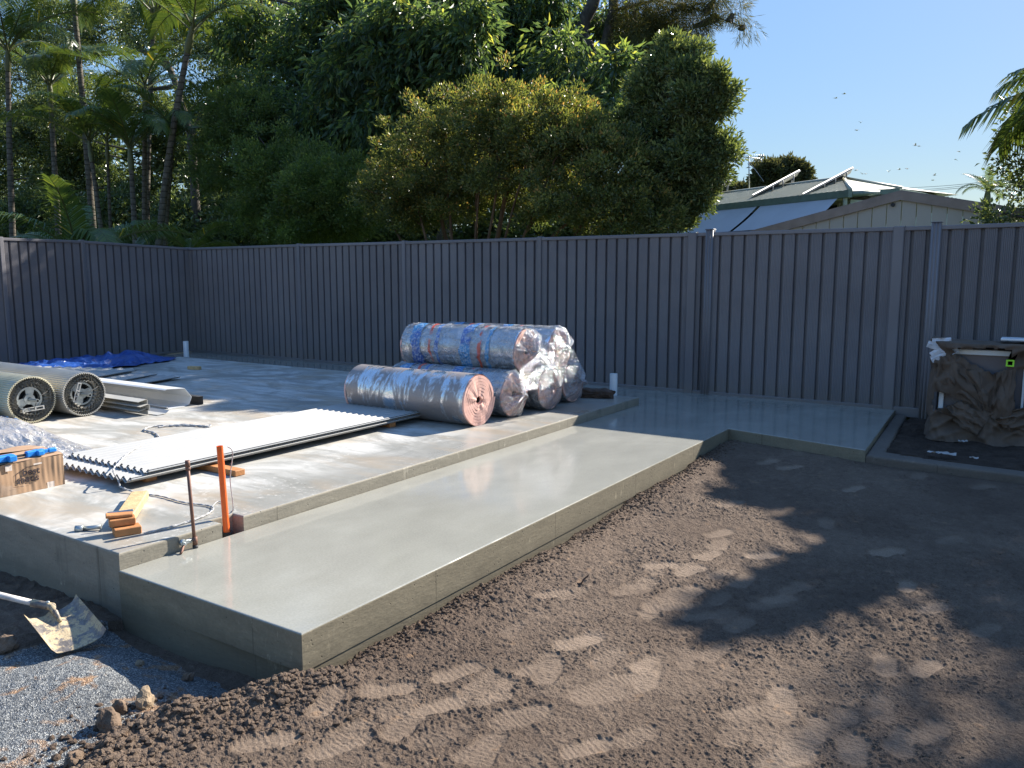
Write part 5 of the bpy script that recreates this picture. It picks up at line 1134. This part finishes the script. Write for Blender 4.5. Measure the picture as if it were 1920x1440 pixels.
mb.grid(tarp, 120, 40, wrapu=True, smooth=False); tag(mb.build('tarpaulin', MT['tarp']), 'crumpled bright blue tarpaulin lying along the side fence', 'tarpaulin')
block('timber_offcut', 'small timber offcut alone on the shaded slab near the far corner', (-10.52, 7.42, ZS + .025), (.20, .07, .05), .3, MT['plank'], 'timber block')
# brown paper-wrapped bundle by the right pipe
mb = MB()
def logf(u, v):
    a = u * 2 * PI; x = -4.45 + .42 * v; r = .052 * (1 + .35 * mnoise.noise(Vector((x * 14, math.cos(a) * 2, math.sin(a) * 2)))) * (1.25 - .3 * v); return (x + .02 * math.sin(a * 3), 8.12 + 1.25 * r * math.cos(a) + .12 * v, max(ZS + .003, ZS + .052 + r * math.sin(a)))
mb.grid(logf, 24, 22, wrapu=True, smooth=False); n0 = len(mb.v); mb.f.append(tuple(range(24))[::-1]); mb.mi.append(0); mb.sm.append(False); mb.f.append(tuple(22 * 24 + k for k in range(24))); mb.mi.append(0); mb.sm.append(False)
tag(mb.build('paper_bundle', MT['brown_wrap']), 'dark brown crumpled paper bundle beside the right white pipe stub', 'bundle')

# --- cardboard box with printing
BX0, BX1, BY0, BY1, BZ0, BZ1 = -5.86, -5.42, 1.98, 2.785, ZS + .001, .295
BY0 = 2.215
root = thing('cardboard_box', 'battered brown cardboard box with black lettering on its side at the left edge', 'box', ((BX0 + BX1) / 2, (BY0 + BY1) / 2, BZ0))
def ripple(y, z): return .0022 * mnoise.noise(Vector((y * 38, z * 6, 3))) + .0009 * math.sin(y * 2 * PI / .034 + 3 * mnoise.noise(Vector((y * 5, z * 3, 0)))) * (.5 + .9 * abs(mnoise.noise(Vector((y * 4, z * 5, 1))))) + .008 * mnoise.noise(Vector((y * 7, z * 7, 4)))
mb = MB(); mb.grid(lambda u, v: (BX1 + ripple(BY0 + (BY1 - BY0) * u, v * .2) * (1 if 0 < u < 1 else 0), BY0 + (BY1 - BY0) * u, BZ0 + (BZ1 - BZ0 + .012 * mnoise.noise(Vector((u * 5, 0, 0)))) * v), 130, 10)
mb.grid(lambda u, v: (BX1 + (BX0 - BX1) * u, BY1 + .006 * mnoise.noise(Vector((u * 5, v * 4, 2))), BZ0 + (BZ1 - BZ0) * v), 20, 8); mb.grid(lambda u, v: (BX0, BY1 + (BY0 - BY1) * u, BZ0 + (BZ1 - BZ0) * v), 8, 4); mb.grid(lambda u, v: (BX0 + (BX1 - BX0) * u, BY0, BZ0 + (BZ1 - BZ0) * v), 8, 4)
mb.build('carton', MT['card'], root)
for (u0, u1, dz_, nm) in ((0., .5, .0, 'flap'), (.5, 1., .006, 'flap')):
    mb = MB(); mb.grid(lambda u, v: (BX1 + (BX0 - BX1) * (u0 + (u1 - u0) * u), BY0 + (BY1 - BY0) * v, BZ1 + dz_ + .010 * mnoise.noise(Vector((u * 3 + u0 * 9, v * 4, 5))) + (.018 * u if u0 == 0 else .018 * (1 - u))), 8, 16); mb.build(nm, MT['card'], root)
def text_mesh(s, size):
    cu = bpy.data.curves.new('t', 'FONT'); cu.body = s; cu.size = size; cu.extrude = .0006; cu.offset = size * .022; cu.align_x = 'RIGHT'; to = bpy.data.objects.new('t', cu); COL.objects.link(to); bpy.context.view_layer.update()
    me = bpy.data.meshes.new_from_object(to.evaluated_get(bpy.context.evaluated_depsgraph_get())); bpy.data.objects.remove(to); return me
def put_text(s, size, y, z, nm='lettering'):
    me = text_mesh(s, size); vs = np.empty(len(me.vertices) * 3, np.float32); me.vertices.foreach_get('co', vs); vs = vs.reshape(-1, 3)
    Y_ = y + vs[:, 0]; Z_ = z + vs[:, 1]; X_ = np.array([BX1 + ripple(a, b - BZ0) for a, b in zip(Y_, Z_)]) + .004 + vs[:, 2]
    out = np.stack([X_, Y_, Z_], -1) - np.array(root.location); me.vertices.foreach_set('co', out.astype(np.float32).ravel()); me.materials.clear(); me.materials.append(MT['ink']); me.update(); return link(me, nm, root)
yt1 = AX(74, 872, BX1).y
pT = AX(74, 886, BX1); pS = AX(73, 899, BX1)
put_text('best', .062, pT.y, pT.z + .0); put_text('sheds', .062, pS.y, pS.z + .0)
def stroke(pts, wd=.004, nm='house_logo'):
    mb = MB()
    for a, b in zip(pts[:-1], pts[1:]):
        d = Vector((0, b[0] - a[0], b[1] - a[1])); s = Vector((0, -d.z, d.y)).normalized() * wd * .5; q = []
        for p in (a, b):
            c = Vector((BX1 + ripple(p[0], p[1] - BZ0) + .0055, p[0], p[1])); q += [c - s, c + s]
        mb.add([q[0], q[2], q[3], q[1]], [(0, 1, 2, 3)])
    mb.build(nm, MT['ink'], root)
lp = [AX(x, y, BX1) for x, y in ((28, 903), (29, 890), (40, 883), (50, 876), (58, 874))]; stroke([(p.y, p.z) for p in lp])
for (xa, ya, xb, yb) in ((36, 908, 60, 905), (24, 914, 44, 912)):
    a, b = AX(xa, ya, BX1), AX(xb, yb, BX1); stroke([(a.y, a.z), (b.y, b.z)], .0022, 'print_line')
for (xa, ya, xb, yb) in ((88, 904, 102, 914), (62, 872, 78, 866), (8, 874, 22, 882)):
    a, b = AX(xa, ya, BX1), AX(xb, yb, BX1); y0_, y1_ = sorted((a.y, b.y)); z0_, z1_ = sorted((a.z, b.z)); mb = MB(); mb.grid(lambda u, v: (BX1 + ripple(y0_ + (y1_ - y0_) * u, 0.1) + .006, y0_ + (y1_ - y0_) * u, z0_ + (z1_ - z0_) * v), 10, 2); mb.build('paper_label', MT['label_paper'], root)
# bar clamp lying on the box
ZC = BZ1 + .028
ca, cb = G(8, 860, ZC), G(100, 843, ZC)
root = thing('bar_clamp', 'bright blue plastic bar clamp lying on top of the cardboard box', 'clamp', ca); dv = (cb - ca); L_ = dv.length; dv.normalize(); Mc = Matrix.Translation(ca) @ Matrix(((dv.x, -dv.y, 0, 0), (dv.y, dv.x, 0, 0), (0, 0, 1, 0), (0, 0, 0, 1)))
mb = MB(); mb.bbox((-.1, -.004, -.008), (L_ * .75, .004, .008), .001, M=Mc); mb.build('bar', MT['dark'], root)
mb = MB(); mb.bbox((L_ * .42, -.018, -.02), (L_ * .80, .018, .02), .006, M=Mc); mb.bbox((L_ * .60, -.045, -.018), (L_ * .74, .04, .018), .008, M=Mc); mb.bbox((L_ * .80, -.012, -.012), (L_ * .88, .012, .012), .003, M=Mc); mb.bbox((L_ * .88, -.016, -.014), (L_ * 1.05, .014, .014), .005, M=Mc); mb.build('trigger_grip', MT['blue'], root)
mb = MB(); mb.bbox((-.06, -.025, -.022), (.06, .025, .022), .008, M=Mc); mb.bbox((.0, -.06, -.02), (.05, -.02, .02), .006, M=Mc); mb.build('fixed_jaw', MT['blue'], root)
# plastic bag over a pack behind the box
root = thing('plastic_bag', 'crumpled clear plastic bag over a pale flat pack behind the cardboard box', 'bag', (-7.1, 3.15, ZS))
tipp = G(130, 840, ZS); pk = AY(36, 792, 3.40); z_top = pk.z
def bagf(u, v):
    x = -5.95 - 2.2 * u; y0_ = 2.62; y1_ = 3.50; y = y0_ + (y1_ - y0_) * v
    prof = min(1, max(0, (-6.10 - x) / .95)) ** .75; edge = (1 - abs(2 * v - 1) ** 3.0)
    h = .215 * prof * edge + .025 * mnoise.noise(Vector((x * 4, y * 4, 2))) * edge + .022 * (1 - abs(mnoise.noise(Vector((x * 6, y * 11, 7)))) * 2) * edge
    return (x, y, ZS + .006 + max(0, h))
mb = MB(); mb.grid(bagf, 70, 36, smooth=False); mb.build('film', MT['bag'], root)
mb = MB(); mb.bbox((-8.1, 2.75, ZS + .002), (-6.85, 3.30, ZS + .14), .03); mb.build('pack', MT['label_paper'], root)
mb = MB(); mb.grid(lambda u, v: tuple(Vector(bagf(.55 + .45 * u, .72 + .10 * v)) + Vector((0, 0, .006))), 24, 3); mb.build('blue_tape', MT['blue'], root)

# --- timber plank and blocks near the step
def zrot(a, b): d = b - a; return math.atan2(d.y, d.x)
pa, pb2 = G(228, 990, ZS), G(262, 937, ZS)
block('timber_plank', 'dusty speckled yellow timber offcut lying flat behind the stacked blocks', ((pa + pb2) / 2) + Vector((0, 0, .026)), ((pb2 - pa).length + .05, .10, .05), zrot(pa, pb2), MT['plank'], 'timber block', None, (0, 0), .006)
bb_ = G(236, 1004, ZS); rzb = zrot(pa, pb2) - PI / 2
GB = 'red-brown timber blocks stacked by the step'
block('timber_block', 'lowest split red-brown timber block of the little stack, nearest the step', bb_ + Vector((-.02, .02, .022)), (.135, .08, .043), rzb + .35, MT['timber'], 'timber block', GB)
block('timber_block', 'middle red-brown timber block lying across the lowest one', bb_ + Vector((-.06, .02, .066)), (.13, .075, .040), rzb + .25, MT['timber'], 'timber block', GB)
block('timber_block', 'topmost thin red-brown timber wedge of the little stack', bb_ + Vector((-.075, .015, .098)), (.135, .06, .018), rzb + .2, MT['timber'], 'timber block', GB, (.0, .05))
block('steel_plate', 'small grey steel plate leaning on the stacked timber blocks', bb_ + Vector((-.14, .06, .06)), (.13, .012, .08), rzb + .2, MT['galv'], 'steel plate', None, (-.35, 0), .002)
mb = MB(); e1_, e2_ = bb_ + Vector((-.20, -.02, .02)), bb_ + Vector((-.27, -.08, .012)); mb.tube([e1_, e2_], .012, 8); mb.tube([e2_, e2_ + Vector((-.03, -.03, 0))], .02, 8); tag(mb.build('hose_fitting', MT['galv']), 'small metal hose fitting lying left of the stacked timber blocks', 'fitting')

# ================================================================== RIGHT CORNER: WRAPPED WINDOW
WY = 8.66; zb = -.07
root = thing('wrapped_window', 'window frames bundled in dark brown cloth leaning by the fence at the right', 'window', (-.1, WY, zb))
mb = MB(); mb.bbox((-.78, WY, zb), (.75, WY + .28, .80), .01); mb.build('window_stack', MT['cloth'], root)
zt1 = AY(1800, 659, WY).z; xl1 = AY(1765, 750, WY).x
mb = MB(); mb.bbox((-.74, WY - .012, .03), (.7, WY - .004, zt1), .002); mb.build('glass_pane', MT['glass'], root)
mb = MB(); mb.bbox((xl1 - .02, WY - .05, zt1 - .022), (.7, WY - .005, zt1 + .026), .004); mb.bbox((xl1 - .02, WY - .05, .0), (xl1 + .022, WY - .005, zt1 - .024), .004); mb.build('frame', MT['pvc'], root)
mb = MB(); xr = AY(1915, 745, WY).x; mb.bbox((xr, WY - .045, .05), (xr + .02, WY - .005, zt1 - .03), .003); mb.build('mullion', MT['pvc'], root)
K = AY(1853, 776, WY)
holes = [[AY(x, y, WY) for x, y in h] for h in ([(1783, 652), (1902, 652), (1890, 688), (1862, 700), (1838, 690), (1815, 676)], [(1754, 731), (1790, 733), (1812, 747), (1785, 757), (1752, 770)], [(1905, 690), (1960, 690), (1960, 768), (1903, 765)])]
def inpoly(x, z, poly):
    c = False; j = len(poly) - 1
    for i in range(len(poly)):
        xi, zi, xj, zj = poly[i].x, poly[i].z, poly[j].x, poly[j].z
        if (zi > z) != (zj > z) and x < (xj - xi) * (z - zi) / (zj - zi) + xi: c = not c
        j = i
    return c
def cl_xz(u, v): return -1.18 + 2.1 * u, zb - .0 + 1.30 * v
def clothf(u, v):
    x, z = cl_xz(u, v); dx, dz_ = x - K.x, z - K.z; rad = math.hypot(dx, dz_); an = math.atan2(dz_, dx)
    fold = .045 * (1 - 3.2 * abs(mnoise.noise(Vector((math.cos(an) * 2.1 + 4, math.sin(an) * 2.1, rad * 1.3))))) * min(1, rad / .10) * math.exp(-rad * .8)
    fold += .060 * (1 - 2.4 * abs(mnoise.noise(Vector((x * 2.8 + z * .8, z * 2.2, 5))))) + .045 * (1 - 2.4 * abs(mnoise.noise(Vector((x * 4.5 - z * 2, z * 6, 9))))) + .022 * (1 - 2.4 * abs(mnoise.noise(Vector((x * 11, z * 9 + x * 5, 3)))))
    y = WY - .060 - .9 * max(-.01, fold); sag_ = .0
    top = .86 + .03 * mnoise.noise(Vector((x * 3, 0, 4)))
    if z > top: y = y + (z - top); z = top + .02 * mnoise.noise(Vector((x * 5, y * 5, 1)))
    if x < -.82: ex = -.82 - x; y = max(y, WY - .03) + ex * .95; x = -.82 - .06 * mnoise.noise(Vector((z * 5, ex * 6, 2))) - .02 - .1 * ex
    if z < zb + .10: y -= .10 * (zb + .10 - z) / .1 * (.5 + .5 * mnoise.noise(Vector((x * 4, 0, 8))))
    return (x, y, z)
def keepc(u, v):
    x, z = cl_xz(u, v)
    xn = x + .02 * mnoise.noise(Vector((x * 12, z * 12, 0))); zn = z + .02 * mnoise.noise(Vector((x * 12, z * 12, 7)))
    return not any(inpoly(xn, zn, h) for h in holes)
mb = MB(); mb.grid(clothf, 150, 100, smooth=True, keep=keepc); mb.build('brown_cloth', MT['cloth'], root)
for q_, sd_ in ((((1762, 668), (1792, 664), (1856, 772), (1752, 728)), 1), (((1800, 690), (1870, 700), (1862, 780), (1846, 778)), 2), (((1762, 770), (1800, 752), (1856, 780), (1830, 818)), 3), (((1868, 700), (1904, 690), (1900, 810), (1858, 782)), 4), (((1905, 765), (1960, 760), (1960, 815), (1860, 790)), 5)):
    P4 = [AY(x, y, WY - .085 - .012 * sd_) for x, y in q_]; mb = MB()
    def flp(u, v):
        p = P4[0].lerp(P4[1], u).lerp(P4[3].lerp(P4[2], u), v); n_ = mnoise.noise(Vector((u * 2.2 + sd_ * 7, v * 2.5, 0))); r_ = 1 - 2 * abs(mnoise.noise(Vector((u * 3.5 + v * 1.2, v * 1.5 + sd_, 3))))
        ed_ = .02 * mnoise.noise(Vector((u * 6, v * 6, sd_ * 3)))
        return (p.x + ed_, p.y - .05 * r_ - .03 * n_ - .02 * math.sin(PI * u) * math.sin(PI * v), p.z + ed_ * .8)
    mb.grid(flp, 30, 26); mb.build('cloth_fold', MT['cloth'], root)
for (x, y, w_, h_, rz) in ((1766, 641, 17, 8, -.1), (1757, 650, 18, 7, .3), (1771, 664, 26, 7, -.5), (1762, 672, 20, 9, .9)):
    p = AY(x, y, WY - .10); mb = MB(); s = 1 / FPX * 8.9; Mr = Matrix.Translation(p) @ Matrix.Rotation(rz, 4, 'Y')
    mb.grid(lambda u, v: tuple(Mr @ Vector(((u - .5) * w_ * s * 1.6, -.01 - .02 * mnoise.noise(Vector((u * 3 + x, v * 3, y))), (v - .5) * h_ * s * 1.6))), 8, 5, smooth=False); mb.build('tape', MT['tape'], root)
sp = [AY(x, y, WY - .15) for x, y in ((1906, 654), (1901, 664), (1896, 676), (1893, 684), (1886, 700), (1880, 720))]; mb = MB()
for a, b in zip(sp[:4], sp[1:4]): mb.add([a + Vector((-.03, 0, 0)), a + Vector((.03, 0, 0)), b + Vector((.026, 0, 0)), b + Vector((-.026, 0, 0))], [(0, 1, 2, 3), (3, 2, 1, 0)])
mb.build('strap', MT['strap'], root); p = AY(1894, 681, WY - .16); mb = MB()
for (a0, a1, b0_, b1) in ((-.032, .032, .018, .03), (-.032, .032, -.03, -.018), (-.032, -.018, -.018, .018), (.018, .032, -.018, .018)): mb.box((p.x + a0, p.y - .01, p.z + b0_), (p.x + a1, p.y + .005, p.z + b1))
mb.build('buckle', MT['lime'], root)
mb = MB(); p = AY(1905, 640, WY + .05); mb.bbox((p.x - .12, WY + .0, .885), (.7, WY + .22, .905), .004, M=None); mb.build('top_trim', MT['pvc'], root)
# scraps on the bed
sr = random.Random(9)
for k, (x, y, s, lb) in enumerate(((1752, 852, .05, 'torn pale plastic scrap on the kerb edge of the black soil'), (1776, 854, .06, 'larger crumpled pale plastic scrap beside the torn one on the kerb edge'), (1826, 862, .03, 'small pale scrap alone on the kerb further right'), (1806, 824, .035, 'thin white scrap lying below the brown-wrapped windows'), (1795, 776, .03, 'white fleck of plastic at the foot of the fence post'))):
    p = G(x, y, -.02); p.z = -.012 if k < 3 else -.045; mb = MB(); sc = sr.uniform(0, 9); mb.grid(lambda u, v: (p.x + (u - .5) * s * 2.2, p.y + (v - .5) * s * .9, p.z + .02 * (mnoise.noise(Vector((u * 3, v * 3, sc))) + .6)), 8, 5, smooth=False); tag(mb.build('plastic_scrap', MT['scrap']), lb, 'scrap', 'plastic scraps round the garden bed')

# ================================================================== SHOVEL AND CLODS
root = thing('shovel', 'mud-caked square-mouth shovel lying on the gravel with its pale handle to the left', 'shovel', G(130, 1170, -.24))
zsv = -.235
c1, c2, c3, c4 = G(45, 1160, zsv + .10), G(143, 1122, zsv + .10), G(200, 1188, zsv + .035), G(97, 1226, zsv - .005)
def blade(u, v):
    p = c1.lerp(c2, u).lerp(c4.lerp(c3, u), v); side = (2 * u - 1); dish = -.028 * (1 - side ** 2) * (1 - .3 * v); lip = .022 * max(0, abs(side) - .82) / .18
    sock = .022 * math.exp(-((u - .5) / .075) ** 2) * max(0, 1 - v * 1.6); return Vector((p.x, p.y, p.z + dish + lip + sock))
mb = MB(); mb.grid(lambda u, v: tuple(blade(u, v)), 26, 18); mb.grid(lambda u, v: tuple(blade(1 - u, v) - Vector((0, 0, .004))), 26, 18); mb.build('blade', MT['steel'], root)
h0_ = blade(.5, .34); h1_ = blade(.5, .06) + Vector((0, 0, .020)); hd = G(0, 1116, zsv + .175); dirh = (hd - h1_).normalized(); hend = hd + dirh * .8
mb = MB(); mb.tube([h0_ + Vector((0, 0, .006)), h1_ + Vector((0, 0, .006)), h1_ + dirh * .10], [.007, .019, .019], 10); mb.build('socket', MT['steel'], root)
mb = MB(); mb.tube([h1_ + dirh * .08, hd, hend], .0155, 10); mb.build('shaft', MT['handle'], root)
mb = MB(); q = h1_ + dirh * .02; mb.tube([q + Vector((.0, 0, .018)), q + Vector((0, 0, .028))], .008, 8); mb.build('rivet', MT['galv'], root)
def stone(label, px, py, z, r, seed, mat, cat='clod', grp='clods of dry earth on the gravel edge', sq=(1.2, .9, .75)):
    p = G(px, py, z); bm = bmesh.new(); bmesh.ops.create_icosphere(bm, subdivisions=3, radius=1.0)
    for v in bm.verts:
        n = v.co.normalized(); k = 1 + .38 * mnoise.noise(n * 1.3 + Vector((seed * 5.3, 0, 0))) + .16 * mnoise.noise(n * 3.4 + Vector((seed, 7, 0))) + .07 * mnoise.noise(n * 8 + Vector((seed, 7, 3)))
        v.co = Vector((n.x * sq[0], n.y * sq[1], n.z * sq[2])) * k * r
    me = bpy.data.meshes.new('earth_clod'); bm.to_mesh(me); bm.free(); me.materials.append(mat); o = link(me, 'earth_clod'); zg = float(soil_height(np.array([p.x]), np.array([p.y]))[0][0]); o.location = (p.x, p.y, zg + r * .38); o.rotation_euler = (seed * .7, seed * .4, seed * 1.9); tag(o, label, cat, grp); return o
stone('small pale clod alone on the shadow edge of the gravel', 262, 1242, -.27, .020, 1, MT['sandstone'])
stone('dark clod in the shade under the end of the path', 350, 1258, -.27, .027, 2, MT['rock'])
stone('knobbly sandy clod standing highest on the soil ridge', 272, 1308, -.24, .042, 3, MT['sandstone'])
stone('smooth brown clod between the knobbly one and the flat-faced one', 226, 1326, -.25, .034, 4, MT['rock'])
stone('large flat-faced brown clod at the edge of the blue gravel', 203, 1352, -.25, .052, 5, MT['rock'], sq=(1.2, .8, .8))
stone('rooty brown clod at the bottom edge of the photograph on the soil ridge', 140, 1420, -.25, .04, 6, MT['rock'])
stone('reddish soil lump on the gravel behind the shovel blade', 8, 1210, -.25, .05, 7, MT['rock'])
# dead leaf curl on the soil
p = G(1085, 1095, -.19); zg = float(soil_height(np.array([p.x]), np.array([p.y]))[0][0]); mb = MB()
mb.grid(lambda u, v: (p.x - .01 + .05 * u + .006 * math.sin(u * 7), p.y + (v - .5) * .018 * math.sin(PI * min(1, u + .08)) + .03 * u, zg + .012 + .05 * u ** 2 - .012 * (2 * v - 1) ** 2), 10, 4); tag(mb.build('dead_leaf', MT['brown_wrap']), 'curled dark dead leaf standing on the soil beside the path', 'leaf')
